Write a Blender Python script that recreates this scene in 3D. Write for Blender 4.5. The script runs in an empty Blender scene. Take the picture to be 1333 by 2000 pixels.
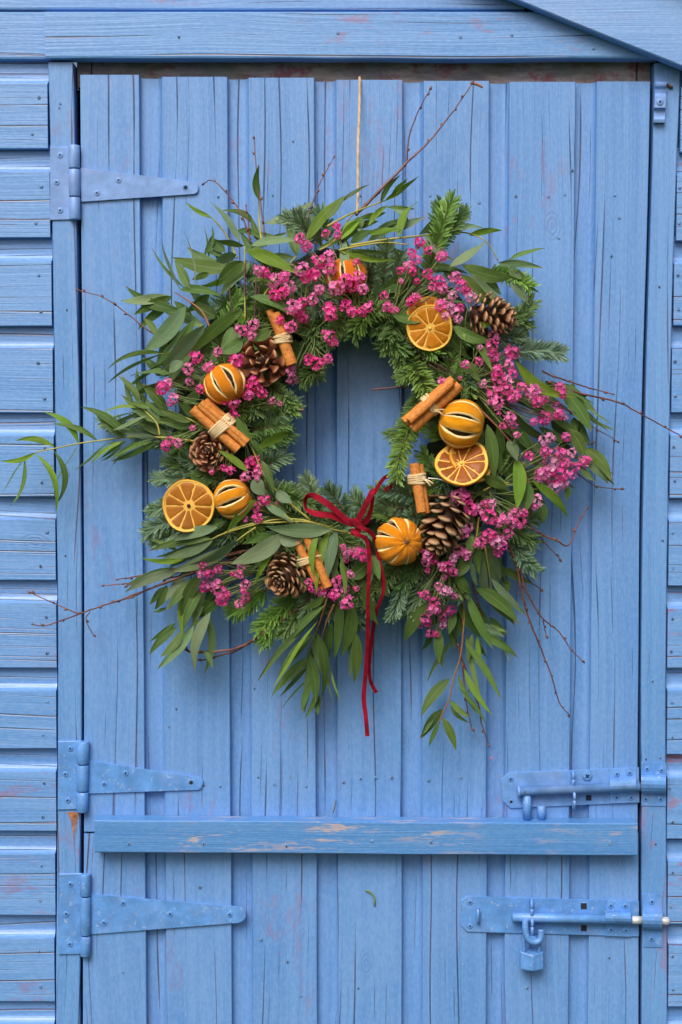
import bpy, math, random
from mathutils import Vector, Matrix, noise as mnoise
R = math.radians
random.seed(11)
rnd = random.random
def ru(a, b): return a + (b - a) * rnd()

# ------------------------------------------------------------------ camera, sky, sun, exposure
sc = bpy.context.scene
DIST, PITCH, FPX, ZC = 2.0, R(2.8), 3000.0, 1.2
cam_d = bpy.data.cameras.new('camera'); cam = bpy.data.objects.new('camera', cam_d)
sc.collection.objects.link(cam); sc.camera = cam
CAM = Vector((0, -DIST, ZC + DIST * math.tan(PITCH)))
cam.location = CAM; cam.rotation_euler = (R(90) - PITCH, 0, 0)
cam_d.sensor_fit = 'VERTICAL'; cam_d.sensor_height = 36; cam_d.lens = 36 * FPX / 2000.0
cam_d.clip_start = 0.05; cam_d.clip_end = 500
SUN_EL, SUN_AZ = 48.0, -20.0          # azimuth measured from straight behind the camera, negative = from the left
wd = bpy.data.worlds.new('World'); sc.world = wd; wd.use_nodes = True
nt = wd.node_tree; bgn = nt.nodes['Background']
sky = nt.nodes.new('ShaderNodeTexSky'); sky.sky_type = 'NISHITA'; sky.sun_disc = False
sky.sun_elevation = R(SUN_EL); sky.sun_rotation = R(180 - SUN_AZ)
sky.air_density = 0.75; sky.dust_density = 6.0; sky.ozone_density = 0.6
nt.links.new(sky.outputs[0], bgn.inputs[0]); bgn.inputs[1].default_value = 0.074
sd = bpy.data.lights.new('sun', 'SUN'); sd.energy = 1.5; sd.angle = R(35); sd.color = (1, 0.93, 0.83)
so = bpy.data.objects.new('sun', sd); sc.collection.objects.link(so)
sdir = Vector((math.sin(R(SUN_AZ)) * math.cos(R(SUN_EL)), -math.cos(R(SUN_AZ)) * math.cos(R(SUN_EL)), math.sin(R(SUN_EL))))
so.rotation_euler = sdir.to_track_quat('Z', 'Y').to_euler(); so.location = sdir * 6
vs = sc.view_settings; vs.view_transform = 'Standard'; vs.look = 'None'; vs.gamma = 1; vs.exposure = 0.74
vs.use_curve_mapping = False
cy = sc.cycles; cy.max_bounces = 5; cy.diffuse_bounces = 3; cy.glossy_bounces = 2; cy.transmission_bounces = 3
cy.caustics_reflective = False; cy.caustics_refractive = False

# ------------------------------------------------------------------ helpers
def U(x, y, d=0.0):
    """point of the place seen at photo pixel (x, y), d metres in front of the door face"""
    dr = Vector(((x - 666.5) / FPX, math.cos(PITCH) + math.sin(PITCH) * (1000 - y) / FPX,
                 -math.sin(PITCH) + math.cos(PITCH) * (1000 - y) / FPX))
    return CAM + dr * ((DIST - d) / dr.y)
PX = 1 / 1500.0
WM = {}
def link(o, parent=None, m=None):
    m = m or Matrix.Identity(4)
    sc.collection.objects.link(o)
    if parent is not None:
        o.parent = parent; o.matrix_basis = WM[parent.as_pointer()].inverted() @ m
    else:
        o.matrix_basis = m
    WM[o.as_pointer()] = m
    return o
def empty(name, loc, parent=None, label=None, cat=None, group=None):
    o = bpy.data.objects.new(name, None); o.empty_display_size = 0.05
    link(o, parent, Matrix.Translation(loc)); return tag(o, label, cat, group)
def tag(o, label=None, cat=None, group=None, kind=None):
    if label: o['label'] = label
    if cat: o['category'] = cat
    if group: o['group'] = group
    if kind: o['kind'] = kind
    return o
class MB:
    def __init__(s): s.v = []; s.f = []; s.mi = []; s.uv = {}
    def add(s, vs_, fs, mi=0, uvs=None):
        n = len(s.v); s.v += [tuple(p) for p in vs_]
        for f in fs: s.f.append(tuple(i + n for i in f)); s.mi.append(mi)
        if uvs:
            for i, u in enumerate(uvs): s.uv[n + i] = u
    def tube(s, pts, rad, sides=6, mi=0, cap=True):
        pts = [Vector(p) for p in pts]; n = len(pts)
        if not isinstance(rad, (list, tuple)): rad = [rad] * n
        prev = None; vv = []
        for i, p in enumerate(pts):
            t = (pts[min(i + 1, n - 1)] - pts[max(i - 1, 0)])
            t = t.normalized() if t.length > 1e-9 else Vector((0, 0, 1))
            if prev is None:
                a = Vector((0, 1, 0)) if abs(t.y) < 0.9 else Vector((1, 0, 0)); u = t.cross(a).normalized()
            else:
                u = prev - t * prev.dot(t); u = u.normalized() if u.length > 1e-6 else t.orthogonal().normalized()
            prev = u; w = t.cross(u)
            for k in range(sides):
                a = 2 * math.pi * k / sides
                vv.append(p + (u * math.cos(a) + w * math.sin(a)) * rad[i])
        ff = []
        for i in range(n - 1):
            for k in range(sides):
                k2 = (k + 1) % sides
                ff.append((i * sides + k, i * sides + k2, (i + 1) * sides + k2, (i + 1) * sides + k))
        if cap:
            ff.append(tuple(range(sides))[::-1]); ff.append(tuple((n - 1) * sides + k for k in range(sides)))
        s.add(vv, ff, mi)
    def prism(s, poly, d0, d1, mi=0, ch=0.0006):
        """polygon of world (X, Z) points, from depth d0 (back) to d1 (front), front edge chamfered"""
        n = len(poly); c = Vector((sum(p[0] for p in poly) / n, sum(p[1] for p in poly) / n))
        def ins(p):
            q = Vector(p) - c; l = max(q.length, 1e-6); return c + q * max(0, 1 - ch * 1.4 / l)
        vv = [(p[0], -d0, p[1]) for p in poly] + [(p[0], -(d1 - ch), p[1]) for p in poly] + [(ins(p)[0], -d1, ins(p)[1]) for p in poly]
        ff = []
        for i in range(n):
            j = (i + 1) % n
            ff.append((i, j, n + j, n + i)); ff.append((n + i, n + j, 2 * n + j, 2 * n + i))
        ff.append(tuple(range(2 * n, 3 * n))); ff.append(tuple(range(n))[::-1])
        s.add(vv, ff, mi)
    def mesh(s, name, mats, smooth=False):
        me = bpy.data.meshes.new(name); me.from_pydata(s.v, [], s.f)
        for m in (mats if isinstance(mats, (list, tuple)) else [mats]): me.materials.append(m)
        if any(s.mi): me.polygons.foreach_set('material_index', s.mi)
        if s.uv:
            l = me.uv_layers.new(name='UVMap')
            for lp in me.loops: l.data[lp.index].uv = s.uv.get(lp.vertex_index, (0, 0))
        if smooth: me.polygons.foreach_set('use_smooth', [True] * len(me.polygons))
        me.update()
        import bmesh as _b
        b = _b.new(); b.from_mesh(me); _b.ops.recalc_face_normals(b, faces=b.faces); b.to_mesh(me); b.free()
        return me
    def build(s, name, mats, parent=None, smooth=False, m=None):
        o = bpy.data.objects.new(name, s.mesh(name, mats, smooth)); return link(o, parent, m)
def inst(name, me, parent, m, color=None):
    o = bpy.data.objects.new(name, me); link(o, parent, m)
    if color: o.color = (*color, 1)
    return o
def lerp(a, b, t): return a + (b - a) * t
def pl(tab, y):
    """piecewise linear table"""
    if y <= tab[0][0]: return tab[0][1]
    for (a, va), (b, vb) in zip(tab, tab[1:]):
        if y <= b: return lerp(va, vb, (y - a) / (b - a))
    return tab[-1][1]
def catmull(P, n=6):
    P = [Vector(p) for p in P]; out = []
    for i in range(len(P) - 1):
        p0, p1, p2, p3 = P[max(i - 1, 0)], P[i], P[i + 1], P[min(i + 2, len(P) - 1)]
        for k in range(n):
            t = k / n
            out.append(0.5 * ((2 * p1) + (p2 - p0) * t + (2 * p0 - 5 * p1 + 4 * p2 - p3) * t * t + (3 * p1 - p0 - 3 * p2 + p3) * t ** 3))
    out.append(P[-1]); return out

# ------------------------------------------------------------------ materials
class NG:
    def __init__(s, name):
        s.m = bpy.data.materials.new(name); s.m.use_nodes = True; s.t = s.m.node_tree
        s.b = s.t.nodes['Principled BSDF']; s.out = s.t.nodes['Material Output']
    def n(s, typ, **kw):
        o = s.t.nodes.new(typ)
        for k, v in kw.items(): setattr(o, k, v)
        return o
    def l(s, a, b): s.t.links.new(a, b)
    def math(s, op, a, b=None, c=None, clamp=False):
        o = s.n('ShaderNodeMath', operation=op); o.use_clamp = clamp
        for i, x in enumerate((a, b, c)):
            if x is None: continue
            if isinstance(x, (int, float)): o.inputs[i].default_value = x
            else: s.l(x, o.inputs[i])
        return o.outputs[0]
    def vmath(s, op, a, b):
        o = s.n('ShaderNodeVectorMath', operation=op)
        for i, x in enumerate((a, b)):
            if isinstance(x, tuple): o.inputs[i].default_value = x
            else: s.l(x, o.inputs[i])
        return o.outputs[0]
    def noise(s, vec, scale=1.0, detail=2.0, rough=0.5, dist=0.0):
        o = s.n('ShaderNodeTexNoise'); o.inputs['Scale'].default_value = scale; o.inputs['Detail'].default_value = detail
        o.inputs['Roughness'].default_value = rough; o.inputs['Distortion'].default_value = dist
        if vec is not None: s.l(vec, o.inputs['Vector'])
        return o.outputs['Fac']
    def ramp(s, fac, lo, hi, a=0.0, b=1.0, smooth=True):
        o = s.n('ShaderNodeMapRange', clamp=True); o.interpolation_type = 'SMOOTHSTEP' if smooth else 'LINEAR'
        s.l(fac, o.inputs[0]); o.inputs[1].default_value = lo; o.inputs[2].default_value = hi
        o.inputs[3].default_value = a; o.inputs[4].default_value = b
        return o.outputs[0]
    def mix(s, fac, a, b, mode='MIX'):
        o = s.n('ShaderNodeMix', data_type='RGBA', blend_type=mode)
        for i, x in ((0, fac), (6, a), (7, b)):
            if isinstance(x, (int, float)): o.inputs[i].default_value = x
            elif isinstance(x, tuple): o.inputs[i].default_value = (*x, 1)
            else: s.l(x, o.inputs[i])
        return o.outputs[2]
    def coords(s, which='Object'): return s.n('ShaderNodeTexCoord').outputs[which]
    def bump(s, h, strength=0.3, dist=0.001, nrm=None):
        o = s.n('ShaderNodeBump'); o.inputs['Strength'].default_value = strength; o.inputs['Distance'].default_value = dist
        s.l(h, o.inputs['Height'])
        if nrm is not None: s.l(nrm, o.inputs['Normal'])
        return o.outputs[0]
    def fin(s, col=None, rough=None, nrm=None, spec=None):
        for key, v in (('Base Color', col), ('Roughness', rough), ('Normal', nrm), ('Specular IOR Level', spec)):
            if v is None: continue
            if isinstance(v, (int, float)): s.b.inputs[key].default_value = v
            elif isinstance(v, tuple): s.b.inputs[key].default_value = (*v, 1)
            else: s.l(v, s.b.inputs[key])
        return s.m

def painted_wood(name, base, grain, crack=1.0, red=1.0, tan=0.0, pale=0.0, more=0.0):
    g = NG(name)
    oi = g.n('ShaderNodeObjectInfo')
    off = g.vmath('MULTIPLY', g.n('ShaderNodeCombineXYZ').outputs[0], (0, 0, 0))
    cb = g.n('ShaderNodeCombineXYZ')
    for i, k in enumerate((13.7, 7.3, 19.1)): g.l(g.math('MULTIPLY', oi.outputs['Random'], k), cb.inputs[i])
    p = g.vmath('ADD', g.coords(), cb.outputs[0])
    def sc_(across, along): return (across, across, along) if grain == 'Z' else (along, across, across)
    # slow sideways drift so that grain and splits wander
    wob = g.noise(g.vmath('MULTIPLY', p, sc_(7, 2.4)), 1, 1)
    wv = g.n('ShaderNodeCombineXYZ')
    w1 = g.math('MULTIPLY', g.math('SUBTRACT', wob, 0.5), 0.034)
    g.l(w1, wv.inputs[0 if grain == 'Z' else 2])
    q = g.vmath('ADD', p, wv.outputs[0])
    fine = g.noise(g.vmath('MULTIPLY', q, sc_(420, 7)), 1, 1.5, 0.6)
    streak = g.noise(g.vmath('MULTIPLY', q, sc_(70, 1.6)), 1, 2, 0.6)
    blot = g.noise(p, 7, 2, 0.6)
    # splits along the grain: one line per narrow lane, open only along some stretches
    sq = g.n('ShaderNodeSeparateXYZ'); g.l(q, sq.inputs[0])
    acr, alo = (sq.outputs[0], sq.outputs[2]) if grain == 'Z' else (sq.outputs[2], sq.outputs[0])
    def splits(F, w0, af, lo, hi, seed):
        u = g.math('MULTIPLY', acr, F); c = g.math('FLOOR', u); f = g.math('SUBTRACT', u, c)
        wn_ = g.n('ShaderNodeTexWhiteNoise', noise_dimensions='1D'); g.l(g.math('ADD', c, seed), wn_.inputs['W'])
        pos = g.math('MULTIPLY_ADD', wn_.outputs['Value'], 0.7, 0.15)
        dist = g.math('ABSOLUTE', g.math('SUBTRACT', f, pos))
        cv = g.n('ShaderNodeCombineXYZ'); g.l(g.math('MULTIPLY', c, 3.71), cv.inputs[0]); g.l(g.math('MULTIPLY', alo, af), cv.inputs[1])
        mk = g.ramp(g.noise(cv.outputs[0], 1, 2.5, 0.7), lo, hi)
        wd_ = g.math('MULTIPLY', mk, w0 * F)
        return g.math('MULTIPLY', g.math('SUBTRACT', 1, g.math('DIVIDE', dist, g.math('ADD', wd_, 1e-5)), clamp=True), mk)
    cr = g.math('MAXIMUM', splits(32, 0.00115, 2.2, 0.44 - more, 0.58 - more, 0.3), g.math('MULTIPLY', splits(75, 0.00065, 3.6, 0.53 - more, 0.65 - more, 7.7), 0.65))
    cr = g.math('MULTIPLY', g.math('POWER', cr, 0.6), min(1, crack), clamp=True)
    # knots
    vor = g.n('ShaderNodeTexVoronoi', voronoi_dimensions='2D'); vor.inputs['Scale'].default_value = 1
    kv = g.n('ShaderNodeCombineXYZ'); g.l(g.math('MULTIPLY', acr, 9.0), kv.inputs[0]); g.l(g.math('MULTIPLY', alo, 5.0), kv.inputs[1])
    g.l(kv.outputs[0], vor.inputs['Vector'])
    kd = vor.outputs['Distance']
    ring = g.math('SINE', g.math('MULTIPLY', g.math('ADD', kd, g.math('MULTIPLY', streak, 0.05)), 170))
    sp = g.n('ShaderNodeSeparateColor'); g.l(vor.outputs['Color'], sp.inputs[0])
    knot = g.math('MULTIPLY', g.ramp(kd, 0.13, 0.07), g.ramp(sp.outputs[0], 0.80, 0.82))
    # worn red undercoat
    wn = g.noise(g.vmath('MULTIPLY', p, sc_(38, 13)), 1, 3, 0.8)
    wl = g.noise(p, 3.1, 1)
    wear = g.math('MULTIPLY', g.ramp(wn, 0.54, 0.66), g.ramp(wl, 0.53 if red < 1 else 0.50, 0.64 if red < 1 else 0.62), clamp=True)
    wear = g.math('MULTIPLY', wear, red * 0.75, clamp=True)
    # colour
    dk = tuple(c * k for c, k in zip(base, (0.88, 0.92, 0.95))); lt = tuple(min(1, c * k) for c, k in zip(base, (1.16, 1.09, 1.04)))
    col = g.mix(g.ramp(streak, 0.3, 0.7), dk, lt)
    col = g.mix(g.ramp(blot, 0.35, 0.72, 0, 0.55), col, tuple(min(1, c * k) for c, k in zip(base, (1.30, 1.10, 1.02))))
    col = g.mix(g.ramp(fine, 0.44, 0.75, 0.0, 0.18), col, tuple(c * 0.62 for c in base))
    dust = g.noise(g.vmath('MULTIPLY', p, sc_(300, 150)), 1, 1.5, 0.7)
    col = g.mix(g.ramp(dust, 0.42, 0.72, 0, 0.36), col, tuple(min(.95, c * k + 0.02) for c, k in zip(base, (1.55, 1.25, 1.08))))
    col = g.mix(g.ramp(dust, 0.5, 0.28, 0, 0.30), col, tuple(c * k for c, k in zip(base, (0.62, 0.88, 0.92))))
    col = g.mix(g.math('MULTIPLY', knot, g.ramp(ring, -0.4, 0.9, 0.05, 0.24)), col, tuple(c * 0.55 for c in base))
    if pale:
        pn = g.noise(g.vmath('MULTIPLY', p, sc_(20, 3)), 1, 4)
        col = g.mix(g.ramp(pn, 0.5, 0.7, 0, pale), col, (0.50, 0.54, 0.74))
    col = g.mix(wear, col, (0.36, 0.085, 0.105))
    if tan:
        tn = g.noise(g.vmath('MULTIPLY', p, sc_(110, 16)), 1, 3, 0.8)
        tl = g.noise(p, 5.0, 2)
        col = g.mix(g.math('MULTIPLY', g.ramp(tn, 0.52, 0.62), g.ramp(tl, 0.46, 0.58, 0, tan)), col, (0.52, 0.40, 0.36))
    ch = g.ramp(blot, 0.4, 0.6)
    col = g.mix(g.math('MULTIPLY', cr, 0.93), col, g.mix(ch, (0.014, 0.020, 0.045), (0.085, 0.022, 0.030)))
    h = g.math('SUBTRACT', g.math('MULTIPLY', fine, 0.9), g.math('MULTIPLY', cr, 2.0))
    h = g.math('ADD', h, g.math('MULTIPLY', dust, 0.35))
    h = g.math('ADD', h, g.math('MULTIPLY', g.math('MULTIPLY', knot, ring), 0.22))
    return g.fin(col, g.ramp(streak, 0.3, 0.7, 0.36, 0.50), g.bump(h, 0.45, 0.0010), 0.75)

BLUE = (0.120, 0.294, 0.668)
M_DOOR = painted_wood('blue_paint_upright', BLUE, 'Z', 1.0, 0.28)
M_POST = painted_wood('blue_paint_post', (0.116, 0.296, 0.662), 'Z', 0.9, 0.5)
M_CLAD = painted_wood('blue_paint_level', (0.130, 0.312, 0.69), 'X', 1.0, 1.0, more=0.06)
M_HEAD = painted_wood('blue_paint_header', (0.126, 0.312, 0.69), 'X', 1.0, 0.5)
M_BATT = painted_wood('blue_paint_batten', (0.074, 0.240, 0.580), 'X', 0.0, 0.15, tan=0.75)
M_BARGE = painted_wood('pale_blue_paint_barge', (0.165, 0.345, 0.72), 'X', 0.15, 0.15, pale=0.25)

def painted_metal(name, base, chip=0.0, rust=0.0):
    g = NG(name); p = g.coords()
    a = g.noise(p, 45, 5, 0.65); b = g.noise(p, 500, 3); c = g.noise(p, 16, 3)
    col = g.mix(g.ramp(a, 0.3, 0.75), tuple(x * 0.82 for x in base), tuple(min(1, x * 1.2) for x in base))
    col = g.mix(g.ramp(c, 0.52, 0.75, 0, 0.22), col, (0.42, 0.48, 0.72))
    if chip: col = g.mix(g.ramp(g.noise(p, 170, 5, 0.75), 0.58, 0.66, 0, chip), col, (0.62, 0.66, 0.74))
    if rust: col = g.mix(g.ramp(g.noise(p, 90, 5, 0.7), 0.64, 0.72, 0, rust), col, (0.16, 0.055, 0.02))
    return g.fin(col, 0.38, g.bump(g.math('ADD', b, g.math('MULTIPLY', a, 2)), 0.22, 0.0006), 0.5)
M_MET = painted_metal('blue_painted_metal', (0.105, 0.285, 0.67), 0.4, 0.0)
M_MET2 = painted_metal('pale_blue_painted_metal', (0.19, 0.345, 0.71), 0.1, 0.0)
M_MET3 = painted_metal('blue_painted_metal_rusty', (0.135, 0.305, 0.67), 0.2, 0.8)
def plain(name, col, rough=0.6, nscale=60, amt=0.25, metal=0, bumps=0.2, spec=0.4):
    g = NG(name); p = g.coords(); a = g.noise(p, nscale, 5, 0.65)
    c = g.mix(g.ramp(a, 0.3, 0.7), tuple(x * (1 - amt) for x in col), tuple(min(1, x * (1 + amt)) for x in col))
    g.b.inputs['Metallic'].default_value = metal
    return g.fin(c, rough, g.bump(a, bumps, 0.001), spec)
M_DARK = plain('dark_recess', (0.015, 0.018, 0.03), 0.8)
M_RUST = plain('rust', (0.15, 0.05, 0.018), 0.85, 300)
M_BARE = plain('worn_bright_steel', (0.66, 0.70, 0.74), 0.4, 200, 0.15, 0.4)
M_TIMBER = plain('bare_grey_timber', (0.115, 0.088, 0.085), 0.9, 90, 0.45)
g = NG('bare_lintel_timber'); p = g.coords()
a = g.noise(g.vmath('MULTIPLY', p, (25, 90, 90)), 1, 6, 0.7)
c = g.mix(g.ramp(a, 0.3, 0.7), (0.17, 0.15, 0.15), (0.40, 0.33, 0.31))
c = g.mix(g.ramp(g.noise(p, 40, 6, 0.7), 0.52, 0.62, 0, 0.75), c, (0.27, 0.07, 0.08))
c = g.mix(g.ramp(g.noise(p, 14, 4), 0.5, 0.62, 0, 0.6), c, (0.16, 0.18, 0.16))
M_LINT = g.fin(c, 0.9, g.bump(a, 0.5, 0.001))
M_FELT = plain('roofing_felt', (0.05, 0.055, 0.05), 0.95, 400, 0.4)
M_NAIL = plain('painted_nail', (0.14, 0.26, 0.48), 0.5, 300, 0.4)
M_SPLIT = plain('splintered_wood', (0.42, 0.19, 0.085), 0.8, 200, 0.5)
g = NG('lawn'); p = g.coords()
c = g.mix(g.ramp(g.noise(p, 9, 6, 0.7), 0.3, 0.7), (0.035, 0.065, 0.018), (0.085, 0.12, 0.035))
M_LAWN = g.fin(c, 0.95, g.bump(g.noise(p, 120, 5), 0.6, 0.02))

def foliage(name, trans=0.18, rough=0.48, midrib=True, spec=0.25, island=0.25):
    g = NG(name); oi = g.n('ShaderNodeObjectInfo'); ge = g.n('ShaderNodeNewGeometry')
    p = g.coords(); col = oi.outputs['Color']
    rp = ge.outputs['Random Per Island']
    col = g.mix(g.ramp(rp, 0, 1, 0, island * 2, smooth=False), col, g.mix(1.0, col, (0.45, 0.55, 0.40), 'MULTIPLY'))
    col = g.mix(g.ramp(g.noise(p, 130, 4, 0.65), 0.4, 0.75, 0, 0.35), col, g.mix(1.0, col, (0.60, 0.68, 0.62), 'MULTIPLY'))
    col = g.mix(g.math('MULTIPLY', ge.outputs['Backfacing'], 0.4), col, g.mix(0.35, col, (0.24, 0.33, 0.24)))
    nr = None
    if midrib:
        uv = g.coords('UV'); sx = g.n('ShaderNodeSeparateXYZ'); g.l(uv, sx.inputs[0])
        du = g.math('ABSOLUTE', g.math('SUBTRACT', sx.outputs[0], 0.5))
        col = g.mix(g.ramp(du, 0.05, 0.0, 0, 0.5), col, (0.27, 0.33, 0.14))
        col = g.mix(g.ramp(du, 0.44, 0.5, 0, 0.35), col, (0.25, 0.28, 0.13))
        dry = g.math('MULTIPLY', g.ramp(g.math('ADD', sx.outputs[1], g.math('MULTIPLY', g.noise(p, 300, 2), 0.2)), 0.98, 1.10), g.ramp(oi.outputs['Random'], 0.45, 0.7))
        col = g.mix(g.math('MULTIPLY', dry, 0.8), col, (0.30, 0.17, 0.06))
        col = g.mix(g.math('MULTIPLY', g.ramp(g.noise(p, 210, 2), 0.68, 0.74), g.ramp(oi.outputs['Random'], 0.5, 0.2, 0, 0.6)), col, (0.20, 0.16, 0.06))
        vn = g.n('ShaderNodeTexWave'); vn.inputs['Scale'].default_value = 7; vn.inputs['Distortion'].default_value = 2
        mv = g.vmath('ADD', g.vmath('MULTIPLY', uv, (0.0, 1.6, 0)), (0, 0, 0))
        cb = g.n('ShaderNodeCombineXYZ'); g.l(g.math('SUBTRACT', g.math('MULTIPLY', sx.outputs[1], 3.0), g.math('MULTIPLY', du, 1.6)), cb.inputs[0])
        g.l(cb.outputs[0], vn.inputs['Vector'])
        nr = g.bump(g.math('ADD', g.math('MULTIPLY', vn.outputs['Fac'], 0.25), g.ramp(du, 0.06, 0.0)), 0.35, 0.0006)
    g.fin(col, rough, nr, spec)
    tr = g.n('ShaderNodeBsdfTranslucent'); g.l(g.mix(1.0, col, (1.5, 1.6, 0.6), 'MULTIPLY'), tr.inputs[0])
    mx = g.n('ShaderNodeMixShader'); mx.inputs[0].default_value = trans
    g.l(g.b.outputs[0], mx.inputs[1]); g.l(tr.outputs[0], mx.inputs[2]); g.l(mx.outputs[0], g.out.inputs[0])
    return g.m
M_LEAF = foliage('eucalyptus_leaf')
M_FIR = foliage('fir_needle', 0.10, 0.45, False, 0.3, 0.4)
g = NG('pink_petal'); ge = g.n('ShaderNodeNewGeometry'); oi = g.n('ShaderNodeObjectInfo')
rp = ge.outputs['Random Per Island']
c = g.mix(g.ramp(rp, 0, 1, smooth=False), g.mix(1.0, oi.outputs['Color'], (0.90, 0.72, 0.84), 'MULTIPLY'), oi.outputs['Color'])
c = g.mix(g.ramp(rp, 0.84, 0.96, 0, 0.5), c, (0.95, 0.62, 0.78))
g.fin(c, 0.6, None, 0.25)
tr = g.n('ShaderNodeBsdfTranslucent'); g.l(c, tr.inputs[0]); mx = g.n('ShaderNodeMixShader'); mx.inputs[0].default_value = 0.42
g.l(g.b.outputs[0], mx.inputs[1]); g.l(tr.outputs[0], mx.inputs[2]); g.l(mx.outputs[0], g.out.inputs[0]); M_PET = g.m
M_CREAM = plain('flower_throat', (0.75, 0.62, 0.52), 0.7)
def stemmat(name, a, b, rough=0.5):
    g = NG(name); p = g.coords()
    return g.fin(g.mix(g.ramp(g.noise(p, 55, 4), 0.35, 0.65), a, b), rough, g.bump(g.noise(p, 500, 2), 0.3, 0.0005))
M_YSTEM = stemmat('yellow_green_stem', (0.42, 0.36, 0.055), (0.27, 0.30, 0.06))
M_RSTEM = stemmat('reddish_stem', (0.30, 0.10, 0.05), (0.25, 0.16, 0.05))
M_TWIG = stemmat('birch_twig', (0.105, 0.034, 0.026), (0.20, 0.075, 0.045), 0.42)
M_DTWIG = stemmat('dark_twig', (0.075, 0.028, 0.032), (0.13, 0.06, 0.055), 0.5)
M_GSTEM = stemmat('green_flower_stem', (0.13, 0.20, 0.05), (0.22, 0.29, 0.09))
M_FSTEM = stemmat('fir_stem', (0.10, 0.07, 0.03), (0.12, 0.12, 0.05), 0.8)
M_MOSS = plain('moss_ring', (0.028, 0.04, 0.016), 0.95, 90, 0.5)
M_WIRE = plain('silver_wire', (0.75, 0.75, 0.76), 0.3, 50, 0.05, 0.9)
M_TWINE = stemmat('jute_twine', (0.50, 0.36, 0.22), (0.62, 0.48, 0.33), 0.9)
M_RAFF = stemmat('raffia', (0.56, 0.40, 0.20), (0.70, 0.55, 0.33), 0.7)
# dried orange
g = NG('dried_orange_peel'); p = g.coords(); oi = g.n('ShaderNodeObjectInfo')
a = g.noise(p, 70, 5, 0.7); b = g.noise(p, 420, 3)
c = g.mix(g.ramp(a, 0.32, 0.68), g.mix(1.0, oi.outputs['Color'], (0.72, 0.46, 0.4), 'MULTIPLY'), oi.outputs['Color'])
c = g.mix(g.ramp(g.noise(p, 38, 4, 0.7), 0.54, 0.68, 0, 0.40), c, (0.50, 0.13, 0.008))
M_PEEL = g.fin(c, 0.40, g.bump(g.math('ADD', b, g.math('MULTIPLY', a, 3)), 0.6, 0.0012), 0.25)
M_PITH = plain('orange_pith', (0.90, 0.70, 0.36), 0.8, 250, 0.18, 0, 0.4)
M_SPITH = plain('dried_slice_pith', (0.95, 0.60, 0.12), 0.7, 250, 0.18, 0, 0.4)
M_ODARK = plain('dried_orange_inside', (0.035, 0.012, 0.006), 0.7, 200, 0.5)
g = NG('dried_orange_flesh'); p = g.coords(); oi = g.n('ShaderNodeObjectInfo')
a = g.noise(p, 260, 5, 0.7)
c = g.mix(g.ramp(a, 0.3, 0.7), g.mix(1.0, oi.outputs['Color'], (0.55, 0.42, 0.4), 'MULTIPLY'), oi.outputs['Color'])
g.b.inputs['Coat Weight'].default_value = 0.22; g.b.inputs['Coat Roughness'].default_value = 0.25
M_FLESH = g.fin(c, 0.35, g.bump(a, 0.6, 0.0012), 0.3)
M_PULP = plain('orange_membrane', (0.85, 0.48, 0.09), 0.6, 200, 0.25)
g = NG('cinnamon_bark'); p = g.coords('UV')
a = g.noise(g.vmath('MULTIPLY', p, (30, 5, 1)), 1, 6, 0.7); b = g.noise(g.coords(), 120, 5)
c = g.mix(g.ramp(a, 0.3, 0.7), (0.46, 0.150, 0.028), (0.74, 0.300, 0.070))
c = g.mix(g.ramp(b, 0.60, 0.72, 0, 0.6), c, (0.24, 0.075, 0.02))
M_CINN = g.fin(c, 0.65, g.bump(a, 0.5, 0.0008), 0.3)
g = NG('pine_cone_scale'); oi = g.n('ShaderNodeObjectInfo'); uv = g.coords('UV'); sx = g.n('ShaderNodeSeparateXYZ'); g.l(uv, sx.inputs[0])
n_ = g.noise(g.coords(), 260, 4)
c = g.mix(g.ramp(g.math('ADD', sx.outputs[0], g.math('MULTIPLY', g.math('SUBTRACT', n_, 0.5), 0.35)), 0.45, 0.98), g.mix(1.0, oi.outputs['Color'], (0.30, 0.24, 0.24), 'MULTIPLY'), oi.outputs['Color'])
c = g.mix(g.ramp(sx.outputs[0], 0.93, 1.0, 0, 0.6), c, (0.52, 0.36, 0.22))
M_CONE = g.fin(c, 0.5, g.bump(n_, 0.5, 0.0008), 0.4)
M_CORE = plain('pine_cone_core', (0.05, 0.022, 0.012), 0.8, 200)
g = NG('red_velvet'); p = g.coords()
c = g.mix(g.ramp(g.noise(p, 80, 4), 0.3, 0.7), (0.15, 0.002, 0.010), (0.30, 0.005, 0.024))
g.b.inputs['Sheen Weight'].default_value = 0.35; g.b.inputs['Sheen Roughness'].default_value = 0.35; g.b.inputs['Sheen Tint'].default_value = (0.95, 0.12, 0.25, 1)
M_VELV = g.fin(c, 0.8, g.bump(g.noise(p, 1500, 2), 0.3, 0.0004), 0.15)

# ------------------------------------------------------------------ the setting
mb = MB(); mb.add([(-60, -60, 0), (60, -60, 0), (60, 60, 0), (-60, 60, 0)], [(0, 1, 2, 3)])
tag(mb.build('lawn', M_LAWN), None, None, None, 'structure')

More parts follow.
